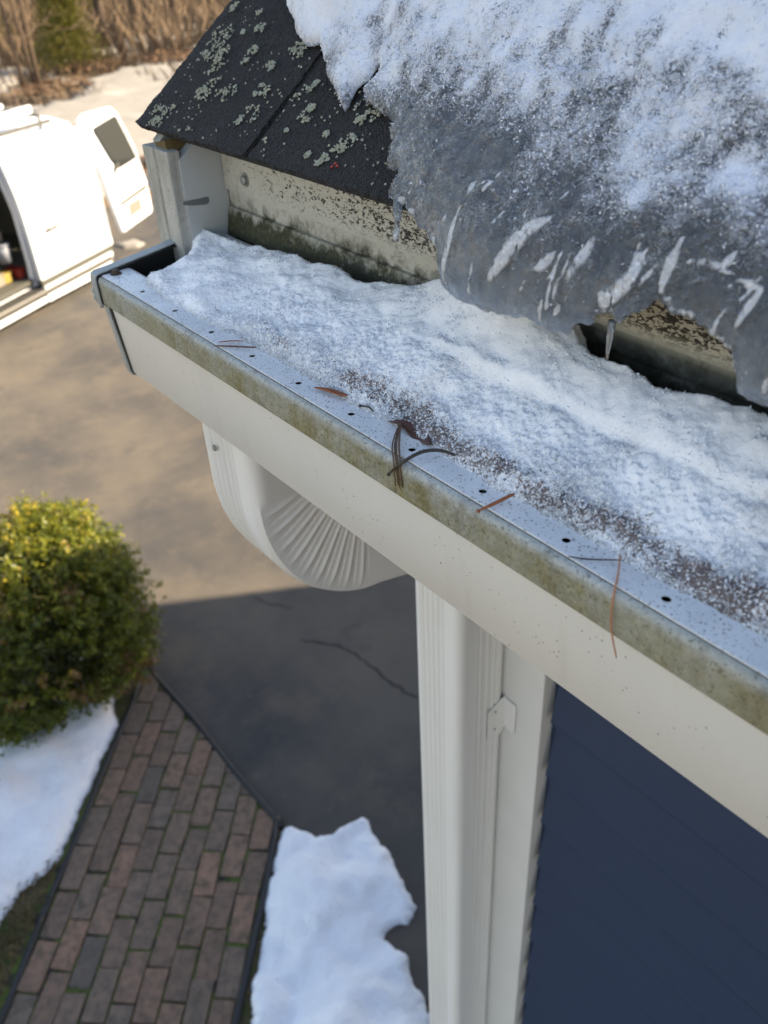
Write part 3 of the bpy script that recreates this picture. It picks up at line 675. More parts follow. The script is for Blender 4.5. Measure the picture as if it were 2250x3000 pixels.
for dy, dz, r in ((0, 0, .0038), (.003, -.005, .003), (-.001, .006, .0028), (.002, -.010, .0022)):
    mb.tube([(GX0 - .0042, .2655 + dy, 3.060 + dz), (GX0 - .002, .2655 + dy, 3.060 + dz), (GX0 - .0005, .2655 + dy, 3.060 + dz)], [r * .5, r, r * 1.05], 9)
mb.build('sealant_blobs', M['panel'], capo, True)
# guard flange with real holes
guard = MB()
def plate_hole(mb, x0, x1, y0, y1, cx, cyy, rx, ry, z, th=.0006, k=16):
    out = []
    for j in range(k):
        w = 2 * math.pi * (j + .5) / k; c, s = math.cos(w), math.sin(w)
        tx = ((x1 - cx) / c if c > 0 else (x0 - cx) / c) if abs(c) > 1e-9 else 1e9; ty = ((y1 - cyy) / s if s > 0 else (y0 - cyy) / s) if abs(s) > 1e-9 else 1e9
        t = min(tx, ty); out.append((cx + c * t, cyy + s * t))
    # corners
    ring = [(cx + rx * math.cos(2 * math.pi * (j + .5) / k), cyy + ry * math.sin(2 * math.pi * (j + .5) / k)) for j in range(k)]
    vs = [(x, y, z) for x, y in ring] + [(x, y, z) for x, y in out] + [(x, y, z - th) for x, y in ring]
    cor = [(x1, y1), (x0, y1), (x0, y0), (x1, y0)]; vs += [(x, y, z) for x, y in cor]
    fs = []
    for j in range(k):
        n = (j + 1) % k; a, b = out[j], out[n]
        diff = not (abs(a[0] - b[0]) < 1e-9 or abs(a[1] - b[1]) < 1e-9)
        if diff:
            ci = min(range(4), key=lambda q: (cor[q][0] - (a[0] + b[0]) / 2) ** 2 + (cor[q][1] - (a[1] + b[1]) / 2) ** 2)
            fs.append((j, k + j, 3 * k + ci, k + n, n))
        else: fs.append((j, k + j, k + n, n))
        fs.append((j, n, 2 * k + n, 2 * k + j))
    mb.add(vs, fs)
FZ = 3.0822
def flange_z(y): return FZ
HX = [-.6375 + .0600 * k for k in range(-1, 30)]
xs = [-.7640] + [(a + b) / 2 for a, b in zip(HX[:-1], HX[1:])]
for x0, x1, hx in zip(xs[:-1], xs[1:], HX[:-1]):
    plate_hole(guard, x0, x1, .2700, .2955, hx, .2788, .0024, .0023, FZ)
guard.prism([(.2955, FZ), (.2985, FZ - .001), (.3005, FZ - .009), (.2995, FZ - .009), (.2975, FZ - .0018), (.2955, FZ - .0006)], lambda p, t: (t, p[0], p[1]), -.7640, xs[-1])
guard.box((-.7640, .2698, FZ - .0012), (xs[-1], .2700, FZ))
gd = guard.build('gutter_guard', M['flange'], gut)
bs = MB(); BZ = 3.0735
for i in range(5):
    for j in range(5):
        x0 = -.744 + i * .012; y0 = .300 + j * .0165; off = .004 if i % 2 else -.003
        plate_hole(bs, x0, x0 + .012, y0, y0 + .0165, x0 + .006, y0 + .00825 + off, .0016, .0034, BZ, k=12)
bs.box((-.684, .300, BZ - .0008), (xs[-1], .3825, BZ)); bs.prism([(.3825, BZ - .0006), (.3918, BZ + .012), (.3918, BZ + .013), (.3825, BZ)], lambda p, t: (t, p[0], p[1]), -.744, xs[-1])
bs.build('guard_basin', M['flange'], gd)
screw('lip_screw', (-.7565, .2810, FZ), (0, 0, 1), .0036, M['rust'], gut, True, True, .0042)

# ------------------------------------------------------------------ downspout
DXC, DW, DD = -.6280, .093, .090
ds = thing('downspout', (DXC, .60, .1), 'white corrugated rectangular downspout with curved elbow under the gutter', 'downspout')
def section(w, d, r=.013, side=True):
    pts = []           # (a along x, b depth; b=-d/2 is the outer/front face), flag side
    def face(p, q, k, nx, ny, ribs):
        for i in range(k):
            t = i / k; L = 1.0; rib = 0
            if ribs:
                u = (t - ribs[0]) / (ribs[1] - ribs[0])
                if 0 < u < 1: fr_ = (u * ribs[2]) % 1.0; rib = ribs[3] * (1 - math.exp(-((fr_ - .5) / .17) ** 4)) * min(1, u * 14, (1 - u) * 14)
            pts.append((p[0] + (q[0] - p[0]) * t - nx * rib, p[1] + (q[1] - p[1]) * t - ny * rib))
    W, D = w / 2, d / 2
    def corner(cx, cyy, a0):
        for i in range(6): w_ = rad(a0 + 90 * i / 6); pts.append((cx + r * math.cos(w_), cyy + r * math.sin(w_)))
    face((-W + r, -D), (W - r, -D), 90, 0, -1, (.01, .76, 5, .0032)); corner(W - r, -D + r, -90)
    face((W, -D + r), (W, D - r), 40, 1, 0, (.34, .95, 3, .0020) if side else None); corner(W - r, D - r, 0)
    face((W - r, D), (-W + r, D), 24, 0, 1, None); corner(-W + r, D - r, 90)
    face((-W, D - r), (-W, -D + r), 40, -1, 0, (.05, .66, 3, .0020) if side else None); corner(-W + r, -D + r, 180)
    return pts
SEC_A, SEC_B = section(DW, DD), section(DW, DD, .013, False)
def sweep(name, frames, mat, parent, pleat=None, scale=1.0):
    """frames: (y, z, angle) with angle 0 = pointing down; positive turns towards +y"""
    SEC = SEC_B if pleat else SEC_A; vs = []; m = len(SEC)
    for i, (y, z, a, ph) in enumerate(frames):
        ny, nz = math.cos(a), math.sin(a)     # depth axis (towards the house side)
        for (p, q) in SEC:
            p2, q2 = p * scale, q * scale
            if pleat and ph is not None:
                s = (q / (DD / 2) + 1) / 2 if pleat > 0 else 1 - (q / (DD / 2) + 1) / 2     # 0 outer, 1 inner
                w = float(sstep(.03, .30, s) * (1 - .6 * sstep(.8, 1, s))); sw = (ph * 9.0 + 1.5 * s * s) % 1.0; saw = .6 * sw ** 2 - 1.0 * math.exp(-((sw - .5) / .12) ** 2)
                if abs(p) > DW / 2 - .006: p2 = math.copysign(DW / 2 - .0016 - .0022 * saw * w * float(sstep(0, .06, ph) * sstep(1, .95, ph)), p)
                
            vs.append((DXC + p2, y + ny * q2, z + nz * q2))
    n = len(frames); fs = [(i * m + j, i * m + (j + 1) % m, (i + 1) * m + (j + 1) % m, (i + 1) * m + j) for i in range(n - 1) for j in range(m)]
    fs += [tuple(range(m)), tuple((n - 1) * m + j for j in range(m - 1, -1, -1))]
    o = mesh_obj(name, vs, fs, mat, parent); return auto_smooth(o, 50)
BA = rad(76); RC = .110
y0, z0 = .295 + DD / 2, 2.900
fr = [(y0, 2.979, 0, None), (y0, 2.94, 0, None), (y0, z0 + .006, 0, None)]
cyc = y0 + RC
for i in range(161):
    t = i / 160; a = BA * t; fr.append((cyc - RC * math.cos(a), z0 - RC * 1.12 * math.sin(a), a, t))
ey, ez = fr[-1][0], fr[-1][1]; dy, dz = math.sin(BA), -math.cos(BA)
fr.append((ey + dy * .02, ez + dz * .02, BA, None)); fr.append((ey + dy * .075, ez + dz * .075, BA, None))
sweep('elbow', fr, M['spout'], ds, 1)
screw('rivet', (-.6455, .2946, 2.940), (0, -1, 0), .0022, M['steel'], ds, False, True, .002)
RC = .085; yd = .594; L2 = (yd - ey - RC * (1 - math.cos(BA))) / dy
sy, sz = ey + dy * L2, ez + dz * L2
fr = [(ey + dy * .07, ez + dz * .07, BA, None), (sy, sz, BA, None)]
for i in range(1, 101):
    t = i / 100; a = BA * (1 - t); fr.append((yd - RC + RC * math.cos(a) if False else sy + RC * (math.cos(a) - math.cos(BA)), sz - RC * (math.sin(BA) - math.sin(a)), a, t))
zb = fr[-1][1]; fr.append((yd, zb - .03, 0, None))
sweep('elbow', fr, M['spout'], ds, -1, .985)
sweep('pipe', [(yd, zb - .012, 0, None), (yd, 1.2, 0, None), (yd, .22, 0, None)], M['spout'], ds)
fr = [(yd, .24, 0, None), (yd, .20, 0, None)]
for i in range(1, 41): a = -rad(70) * i / 40; fr.append((yd - RC * (1 - math.cos(a)), .20 - RC * math.sin(-a), a, i / 40))
fr.append((fr[-1][0] - .12 * math.sin(rad(70)), fr[-1][1] - .12 * math.cos(rad(70)) * .6, -rad(70), None))
sweep('elbow', fr, M['spout'], ds, -1, .98)
st = MB(); xs_ = DXC + DW / 2
st.prism([(.6045, 2.335), (.6045, 2.395), (.6315, 2.4065), (.6385, 2.4085), (.6385, 2.342), (.6305, 2.331)], lambda p, t: (t, p[0], p[1]), xs_ + .0008, xs_ + .0024)
st.box((xs_ + .0008, .6372, 2.345), (xs_ + .024, .6385, 2.405))
sp_ = bevel(st.build('strap', M['spout'], ds), .0006)
for z in (2.352, 2.389): screw('strap_screw', (xs_ + .0024, .618, z), (1, 0, 0), .0019, M['steel'], sp_, False, False, .0016)

# ------------------------------------------------------------------ ice on the roof
ICE = [(-.7096, .1475), (-.6951, .1365), (-.6772, .1275), (-.6607, .1155), (-.649, .1095), (-.6346, .1045), (-.6251, .104), (-.6196, .108), (-.6091, .0995), (-.5931, .0885), (-.5812, .079), (-.5683, .072), (-.5534, .064), (-.5437, .0565), (-.5374, .0535), (-.5353, .056), (-.5353, .0595), (-.54, .0655), (-.5433, .0735), (-.5374, .079), (-.5343, .085), (-.5358, .0935), (-.5344, .0955), (-.529, .092), (-.5261, .0865), (-.5246, .0815), (-.5291, .0725), (-.5251, .066), (-.5122, .0615), (-.501, .0585), (-.49, .0555), (-.4807, .053), (-.4775, .0495), (-.4796, .0475), (-.4735, .042), (-.4659, .039), (-.4647, .0345), (-.4678, .0315), (-.4606, .0275), (-.4576, .0225), (-.4572, .02), (-.4523, .021), (-.4461, .0215), (-.441, .0165), (-.4407, .0125), (-.4428, .0085), (-.4396, .003), (-.43, -.0035), (-.4228, -.011), (-.4196, -.0185), (-.4173, -.022), (-.4145, -.022), (-.4161, -.013), (-.4202, -.0065), (-.4233, .0005), (-.4214, .0015), (-.4134, -.0035), (-.4023, -.009), (-.3914, -.0125), (-.3829, -.016), (-.3779, -.0205), (-.3763, -.0285), (-.3722, -.038), (-.3602, -.044), (-.3354, -.044), (-.3129, -.040), (-.3014, -.038), (-.2955, -.039), (-.2854, -.0405), (-.2755, -.0405), (-.2721, -.036), (-.2672, -.0315), (-.2584, -.027), (-.2577, -.0235), (-.2494, -.021), (-.2433, -.0245), (-.2342, -.016), (-.2263, -.0075), (-.2215, -.01), (-.2143, -.0125), (-.2068, -.012), (-.1989, -.0125), (-.1923, -.016), (-.1828, -.0185), (-.1797, -.022), (-.1757, -.0295), (-.1740, -.034), (-.1668, -.036), (-.15, -.038), (-.05, -.040), (.10, -.036), (.30, -.040), (.5, -.036), (.62, -.03), (.66, .10), (.60, .3), (.65, .62), (-.5, .62), (-.70, .50), (-.74, .36), (-.715, .25), (-.735, .19)]
PS = np.linspace(0, -.14, 141); PY = [EY]; PZ = [EZ]; PN = [TH]
for i in range(1, 141):
    sm = (PS[i] + PS[i - 1]) / 2; ph = rad(37.9 + 62.1 * min(1, -sm / .035)); PY.append(PY[-1] - math.cos(ph) * .001); PZ.append(PZ[-1] - math.sin(ph) * .001); PN.append(ph)
PY, PZ, PN = map(np.array, (PY, PZ, PN))
def ice_map(u, v, h):
    neg = v < 0; vi = np.clip(-v / .001, 0, 139.99); k = vi.astype(int); w = vi - k
    yb = np.where(neg, PY[k] * (1 - w) + PY[k + 1] * w, EY + v * CT); zb = np.where(neg, PZ[k] * (1 - w) + PZ[k + 1] * w, EZ + v * ST)
    a = np.where(neg, PN[k] * (1 - w) + PN[k + 1] * w, TH)
    h = h + .0022
    return u, yb - np.sin(a) * h, zb + np.cos(a) * h
def ice_top(u, v, d):
    w = .0085 + .010 * sstep(.02, -.02, v)
    h = (.0075 - .0025 * sstep(.02, -.02, v)) * np.sqrt(np.clip(1 - (1 - np.clip(d / w, 0, 1)) ** 2, 0, 1))
    inn = sstep(0, .04, d)
    h = h + inn * (.010 * fbm(u, v, 16, 3, 1) + .006 * (fbm(u, v * .55, 60, 4, 2) - .4) + .0022 * (fbm(u, v, 260, 3, 6) - .5) * (1 - .7 * sstep(.09, .14, v)))
    h = h + sstep(.07, .22, v) * (.022 + .016 * (fbm(u, v, 14, 4, 9) - .4)) * inn
    h = h + sstep(.002, .012, d) * .0032 * (fbm(u, v * .6, 130, 3, 33) - .5)
    return np.maximum(h, .0006 + .003 * np.clip(d / .003, 0, 1))
STREAK = [[(-.366, .002), (-.3634, -.0125), (-.3655, -.029)], [(-.3659, -.0155), (-.3656, -.032)], [(-.3034, .0085), (-.314, -.0015), (-.3259, -.0215)], [(-.318, -.0055), (-.3214, -.0145)], [(-.2892, -.0065), (-.2969, -.0125)], [(-.283, .0025), (-.2839, -.016), (-.2845, -.0265)], [(-.2719, .006), (-.2728, -.003), (-.2752, -.0115)], [(-.2415, .0075), (-.243, -.0065), (-.2516, -.017), (-.2551, -.0145)], [(-.2264, .0165), (-.2268, .0055), (-.2261, -.0055)], [(-.2261, -.0055), (-.2177, -.0085)], [(-.2182, .008), (-.2044, .0095), (-.1788, .004)], [(-.1788, .004), (-.1826, -.0105)], [(-.3818, .0185), (-.3817, .0065)], [(-.3666, .019), (-.3653, .0105)], [(-.4224, .002), (-.4155, -.0095), (-.4156, -.023)], [(-.2917, -.0365), (-.2865, -.022)]]
SW = [.0020, .0012, .0042, .0018, .0024, .0007, .0028, .0032, .0024, .0012, .0012, .0018, .0010, .0014, .0010, .0006]
STREAK += [[(-.3075, .0035), (-.3170, -.0075), (-.3230, -.0180)], [(-.2790, -.004), (-.2800, -.016), (-.2815, -.024)], [(-.2465, .010), (-.2440, -.002)], [(-.1990, .016), (-.2010, .007)]]; SW += [.0016, .0006, .0012, .0016]
WHITE = [(-.505, .070, .014), (-.475, .060, .010), (-.56, .082, .012), (-.62, .118, .012), (-.2741, .038, .016), (-.2899, .0435, .012), (-.2638, .0315, .010), (-.2361, .0585, .016), (-.2197, .0485, .014), (-.2173, .06, .014), (-.334, .069, .02), (-.2739, .071, .022)]
CLEAR = [(-.426, .041, .024), (-.3829, .015, .022), (-.3316, .021, .024), (-.4537, .047, .014), (-.3013, .025, .018), (-.2305, .0265, .016), (-.3691, .0455, .018)]
_r = random.Random(4)
for k in range(46):
    x = _r.uniform(-.43, -.12); q = _r.uniform(-.028, .028); L = _r.uniform(.003, .011); STREAK.append([(x, q), (x - L * .35, q - L)]); SW.append(_r.uniform(.0004, .0010))
def ice_attr(u, v, d):
    f = .36 + .20 * sstep(-.005, .060, v) + .26 * sstep(.040, .125, v) + .07 * sstep(-.36, -.28, u) * sstep(0, .04, v) + .20 * sstep(.11, .17, v)
    f = f + (fbm(u, v, 24, 4, 21) - .5) * .34 + (fbm(u, v * .6, 80, 3, 24) - .5) * .40
    for x, s, r in WHITE: f = f + .15 * np.exp(-((u - x) ** 2 + (v - s) ** 2) / (r * r))
    for x, s, r in CLEAR: f = f - .13 * np.exp(-((u - x) ** 2 + (v - s) ** 2) / (r * r))
    f = f - .16 * sstep(.008, -.022, v)
    f = f + .10 * sstep(-.36, -.46, u) * sstep(.05, .10, v)
    stv = np.zeros(len(u)); P = np.c_[u, v]
    wob = .0016 * (fbm(u, v, 150, 4, 61) - .5)
    for l, w in zip(STREAK, SW):
        n = len(l) - 1
        for i, (A, B) in enumerate(zip(l[:-1], l[1:])):
            A = np.array(A); B = np.array(B); dd = B - A; t = np.clip(((P - A) @ dd) / ((dd * dd).sum()), 0, 1)
            q = seg_dist(P, A, B) + wob; ww = w * .75 * (.35 + .95 * np.sin(np.pi * (.08 + .84 * (i + t) / n)))
            stv = np.maximum(stv, np.exp(-(np.maximum(q, 0) / ww) ** 2) * np.clip(.35 + 1.3 * fbm(u, v, 95, 3, 66), .4, 1))
    rim = np.exp(-((d - .0009) / .0007) ** 2) * sstep(.50, .62, fbm(u, v, 70, 3, 93)) * sstep(.09, .06, v); stv = np.maximum(stv, .8 * rim)  # rim: white edge line painted in for the bright refraction outline
    return {'frost': np.clip(f, 0, 1.2), 'streak': stv}
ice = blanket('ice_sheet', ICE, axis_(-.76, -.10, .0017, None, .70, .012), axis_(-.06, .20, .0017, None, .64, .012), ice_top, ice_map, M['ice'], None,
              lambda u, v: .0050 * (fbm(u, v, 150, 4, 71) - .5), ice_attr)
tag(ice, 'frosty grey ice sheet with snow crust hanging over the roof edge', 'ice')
# thin icicles and refrozen trickles
def icicle(pts, r, label):
    mb = MB(); mb.tube(pts, r, 8); return tag(mb.build('icicle', M['clear'], None, True), label, 'icicle')
t = NT('clear_ice'); M['clear'] = t.fin((.86, .90, .94), .12, t.bump(t.noise(220, 3), .4, .002), IOR=1.31, Transmission_Weight=.8)
icicle([(-.2535, .3450, 3.1690), (-.2535, .3445, 3.160), (-.2540, .3448, 3.153), (-.2540, .3448, 3.147)], [.0022, .0017, .0011, .0004], 'short clear icicle hanging in the gap above the gutter snow')

# ------------------------------------------------------------------ snow in the gutter
GS = [(-.7650, .3814), (-.7424, .3791), (-.7313, .3854), (-.6798, .3895), (-.6269, .3935), (-.5794, .3900), (-.5495, .3950), (-.5141, .3882), (-.4967, .3955), (-.4847, .3965), (-.4665, .3965), (-.4404, .3965), (-.428, .3965), (-.4187, .3975), (-.4007, .3975), (-.3772, .3975), (-.3561, .3965), (-.3243, .3960), (-.2964, .392), (-.2766, .3889), (-.2453, .3901), (-.2333, .3866), (-.2154, .3899), (-.1904, .396), (0, .394), (.3, .392), (.7, .393), (.7, .294), (.3, .290), (0, .293), (-.1146, .2922), (-.1319, .2913), (-.1503, .2903), (-.1698, .2891), (-.188, .2881), (-.209, .2891), (-.2326, .2878), (-.2535, .289), (-.2622, .2874), (-.2779, .2870), (-.3017, .2903), (-.3117, .2905), (-.3311, .2916), (-.3517, .2947), (-.3672, .2928), (-.3788, .2909), (-.3953, .2888), (-.4208, .2891), (-.448, .2895), (-.4735, .2917), (-.5042, .2923), (-.5256, .2897), (-.5544, .2912), (-.597, .2867), (-.6363, .2871), (-.683, .2875), (-.7100, .2925), (-.7205, .2965), (-.7215, .31), (-.7220, .3366), (-.7290, .3444), (-.7460, .3565)]
def gs_edge(u, v): return .0060 * (fbm(u, v, 120, 4, 81) - .5) + .0035 * sstep(.31, .295, v) - .008 * sstep(.365, .38, v) * sstep(-.42, -.48, u) - .012 * sstep(.36, .378, v) * sstep(-.315, -.285, u) * sstep(-.14, -.17, u)
def gs_base(u, v):
    k = .15 + .25 * np.clip((u + .7) / .35, 0, 1); return 3.0815 + k * np.clip(v - .29, -.01, .2)
def gs_top(u, v, d):
    h = .0085 * np.sqrt(np.clip(1 - (1 - np.clip(d / .011, 0, 1)) ** 2, 0, 1))
    frontness = sstep(.335, .30, v)
    inn = sstep(0, .012, d)
    h = h * (1 - .55 * frontness)
    h = h + inn * (.0120 * (fbm(u * .8, v, 30, 3, 3) - .35) + .0040 * (fbm(u * .7, v, 85, 3, 5) - .5))
    line = .341 + .004 * (fbm(u, u * 0, 18, 3, 50) - .5) * 2
    h = h + inn * .0055 * sstep(line - .003, line + .004, v) * sstep(-.45, -.33, u)
    rough_ = .22 + .78 * sstep(-.66, -.50, u) * sstep(.36, .32, v)
    h = h + sstep(.0, .006, d) * rough_ * (.0012 * (fbm(u, v, 240, 3, 7) - .5) + .0030 * (fbm(u, v, 600, 2, 8) - .5))
    h = h + (.016 * np.exp(-((u + .405) / .04) ** 2) + .020 * np.exp(-((u + .355) / .036) ** 2)) * sstep(.345, .388, v) + .008 * sstep(-.19, -.12, u) * sstep(.36, .395, v) * inn
    return np.maximum(h, .0008)
DIRT = [(-.469, .3051, .022, .007), (-.505, .298, .02, .005), (-.3726, .300, .03, .009), (-.34, .297, .02, .007), (-.3142, .2935, .02, .007), (-.2492, .2915, .016, .005), (-.2126, .2990, .028, .008), (-.1694, .2975, .028, .009), (-.1328, .299, .022, .010), (-.09, .30, .04, .01), (-.42, .300, .02, .006), (-.28, .297, .012, .005), (-.60, .300, .02, .003)]
def gs_attr(u, v, d):
    fr = sstep(.345, .292, v)
    icy = .02 + .42 * fr + (fbm(u, v, 22, 4, 31) - .5) * .60 + (fbm(u, v, 60, 3, 35) - .5) * .25
    icy = icy + .22 * np.exp(-((v - .336) / .007) ** 2) * sstep(-.45, -.33, u)
    icy = icy + .35 * sstep(.007, .0, d) * sstep(.33, .30, v)
    icy = icy + .25 * np.exp(-((u + .43) / .06) ** 2) * sstep(.375, .395, v)
    icy = icy - .12 * sstep(-.52, -.68, u)
    dirt = .10 + (fbm(u, v, 45, 4, 41) - .5) * .60 + .26 * sstep(.318, .292, v) * sstep(-.56, -.44, u)
    for x, y, a, b in DIRT: dirt = dirt + .36 * np.exp(-((u - x) / a) ** 2 - ((v - y) / b) ** 2)
    return {'icy': np.clip(icy, 0, 1), 'dirt': np.clip(dirt, 0, 1)}
gsn = blanket('gutter_snow', GS, axis_(-.775, -.09, .0011, None, .71, .008), np.arange(.280, .402, .0011), gs_top, lambda u, v, h: (u, v, gs_base(u, v) + h), M['gsnow'], None,
              gs_edge, gs_attr)
tag(gsn, 'grainy half melted snow lying along the gutter guard', 'snow')

def crystals(name, n, ur, vr, height, mp, prob, size, parent, mat, seed, label, poly, edge=None):
    r = np.random.default_rng(seed); u = r.uniform(*ur, n); v = r.uniform(*vr, n); P = np.c_[u, v]; d = sdf_poly(P, poly)
    if edge is not None: d = d + edge(u, v)
    k = (d > .0004) & (r.random(n) < prob(u, v, d)); u, v, d = u[k], v[k], d[k]; n = len(u)
    C_ = np.stack(mp(u, v, height(u, v, d) + .0001), 1); a = r.normal(0, 1, (n, 3)); a[:, 2] = np.abs(a[:, 2]) * .8 + .1; a[:, 1] -= .3; a /= np.linalg.norm(a, axis=1)[:, None]
    b = np.cross(a, r.normal(0, 1, (n, 3))); b /= np.linalg.norm(b, axis=1)[:, None]; L = (size * r.uniform(.35, 1.25, n))[:, None]; W = L * r.uniform(.16, .42, n)[:, None]
    V_ = np.empty((n, 5, 3)); q = np.cross(a, b); V_[:, 0] = C_ - b * W - a * L * .25; V_[:, 1] = C_ + b * W - a * L * .25; V_[:, 2] = C_ + b * W * .8 + a * L * .45 + q * W * .6; V_[:, 3] = C_ + a * L * .9 - b * W * .3; V_[:, 4] = C_ - b * W * .9 + a * L * .35 - q * W * .5
    F = np.arange(5 * n).reshape(n, 5); F3 = np.vstack([F[:, [0, 1, 2]], F[:, [0, 2, 4]], F[:, [2, 3, 4]]])
    return tag(mesh_obj(name, V_.reshape(-1, 3).tolist(), F3.tolist(), mat, parent, False, None, False), label, None, None, 'stuff')
t = NT('snow_crystal'); M['crystal'] = t.fin(t.mix(t.noise(300, 2), (.84, .86, .90), (.66, .69, .74)), .35, None, Specular_IOR_Level=.5)
crystals('snow_crystals', 90000, (-.765, -.08), (.285, .398), gs_top, lambda u, v, h: (u, v, gs_base(u, v) + h),
         lambda u, v, d: np.clip(.02 + .72 * sstep(.345, .297, v) * sstep(-.72, -.55, u) + 1.1 * (fbm(u, v, 60, 3, 91) - .5) + .35 * sstep(.005, .001, d), .01, 1), .0015, gsn, M['crystal'], 2, None, GS, gs_edge)
def frost_p(u, v, d):
    f = ice_attr(u, v, d)['frost']; return np.clip((f - .36) * 1.8, .02, .8) * (1 - .93 * sstep(.075, .125, v))
crystals('frost_crystals', 70000, (-.72, -.12), (-.03, .18), ice_top, ice_map, frost_p, .0014, ice, M['crystal'], 3, None, ICE)

# ------------------------------------------------------------------ needles and debris
def smooth_path(pts, k=5):
    P = [Vector(p) for p in pts]; out = []
    for i in range(len(P) - 1):
        p0 = P[max(0, i - 1)]; p1 = P[i]; p2 = P[i + 1]; p3 = P[min(len(P) - 1, i + 2)]
        for j in range(k):
            t = j / k; out.append(.5 * ((2 * p1) + (-p0 + p2) * t + (2 * p0 - 5 * p1 + 4 * p2 - p3) * t * t + (-p0 + 3 * p1 - 3 * p2 + p3) * t ** 3))
    out.append(P[-1]); return out
def needle(pts, r, mat, label, knob=0, strands=1, spread=.0012):
    mb = MB()
    for s in range(strands):
        off = Vector((random.gauss(0, spread), random.gauss(0, spread), random.uniform(0, .0008))) if s else Vector((0, 0, 0))
        P = smooth_path([Vector(p) + off * (1 if i else .2) for i, p in enumerate(pts)], 6); n = len(P)
        mb.tube(P, [r * .72 * (.55 + .45 * math.sin(math.pi * min(1, .12 + .8 * i / n))) for i in range(n)], 6)
    if knob:
        p = Vector(pts[0]); q = (Vector(pts[1]) - p).normalized() * knob * 1.6
        mb.tube([p - q * .5, p, p + q * .6], [knob * .5, knob, knob * .6], 7)
    return tag(mb.build('pine_needle', mat, None, True), label, 'pine needle')
needle([(-.5536, .2716, 3.0836), (-.5473, .2792, 3.0842), (-.5393, .2849, 3.0848)], .0006, M['needle'], 'short orange needle pair nearest the gutter end cap', 0, 2)
needle([(-.551, .2662, 3.0832), (-.5393, .2744, 3.0838), (-.5231, .285, 3.0848)], .0007, M['needlem'], 'brown needle lying across the lip edge near the end cap', 0, 2, .0006)
needle([(-.4405, .2807, 3.0842), (-.4285, .2836, 3.0848), (-.4136, .2859, 3.0855)], .0008, M['needle'], 'bright orange bundle of broken needles on the guard flange', 0, 6, .0012)
needle([(-.3986, .287, 3.0845), (-.3921, .2888, 3.0855), (-.387, .2885, 3.0845)], .0008, M['needled'], 'tiny black twig at the snow edge beside a guard hole', .0011)
needle([(-.3600, .2890, 3.0875), (-.3440, .2722, 3.0850), (-.3345, .2650, 3.0808), (-.3322, .2640, 3.0645)], .0007, M['needlem'], 'forked grey brown needle cluster drooping over the lip', 0, 5, .0019)
needle([(-.3414, .2632, 3.0696), (-.3300, .2640, 3.0819), (-.3237, .2742, 3.0880), (-.3167, .2823, 3.0890), (-.3086, .2870, 3.0875)], .0010, M['needled'], 'curved black needle arching from the snow over the lip', .0013, 2, .0005)
needle([(-.266, .2640, 3.0819), (-.2613, .2722, 3.0850), (-.2589, .2837, 3.0868)], .0008, M['needle'], 'short orange needle with a dark tip crossing the lip edge', .0012, 3, .0005)
needle([(-.2063, .2685, 3.0836), (-.1989, .273, 3.0840), (-.1873, .283, 3.0850)], .0006, M['needled'], 'thin dark needle lying flat beneath the long tan needle', 0, 1)
needle([(-.1894, .285, 3.0865), (-.1821, .2748, 3.0852), (-.1762, .2648, 3.0790), (-.1743, .2635, 3.063), (-.1691, .2640, 3.0453)], .0007, M['needlet'], 'long tan needle hanging down over the lip and gutter face', 0, 1)
# dead leaf: curled triangular blade
gr = []; fcs = []
A, B, Cc = Vector((-.3705, .2873, 3.0835)), Vector((-.3290, .2876, 3.0835)), Vector((-.3470, .2975, 3.0880))
N = 14
for i in range(N + 1):
    for j in range(N + 1 - i):
        a, b = i / N, j / N; p = A + (B - A) * a + (Cc - A) * b; p = p + Vector((0, 0, .0022 * math.sin(7 * a + 5 * b) + .0011 * random.random())); gr.append(p)
def gi(i, j): return sum(N + 1 - q for q in range(i)) + j
for i in range(N):
    for j in range(N - i):
        fcs.append((gi(i, j), gi(i + 1, j), gi(i, j + 1)))
        if j < N - i - 1: fcs.append((gi(i + 1, j), gi(i + 1, j + 1), gi(i, j + 1)))
lf = mesh_obj('dead_leaf', [tuple(p) for p in gr], fcs, M['deadleaf'], None, True)
sm = lf.modifiers.new('thick', 'SOLIDIFY'); sm.thickness = .0006
tag(lf, 'dark red brown dead leaf sticking out of the snow by the forked needles', 'leaf')

# ------------------------------------------------------------------ bush
def leaves(n, sampler, size, seed):
    r = np.random.default_rng(seed); C_, nrm, tone = sampler(n, r); n = len(C_)
    d = nrm + r.normal(0, .75, (n, 3)); d /= np.linalg.norm(d, axis=1)[:, None]
    t = np.cross(d, r.normal(0, 1, (n, 3))); t /= np.linalg.norm(t, axis=1)[:, None]; b = np.cross(d, t)
    L = size * r.uniform(.6, 1.3, n)[:, None]; W = L * .5
    v = np.empty((n, 4, 3)); v[:, 0] = C_ - t * L * .5; v[:, 1] = C_ + b * W * .5 + d * L * .08; v[:, 2] = C_ + t * L * .5; v[:, 3] = C_ - b * W * .5 + d * L * .08
    F = np.arange(4 * n).reshape(n, 4); return v.reshape(-1, 3).tolist(), F.tolist(), np.repeat(tone, 4)
BC = np.array([-3.66, .53, .50])
bush = thing('boxwood_bush', (BC[0], BC[1], 0), 'rounded green boxwood bush with sunlit yellow top beside the brick path', 'bush')
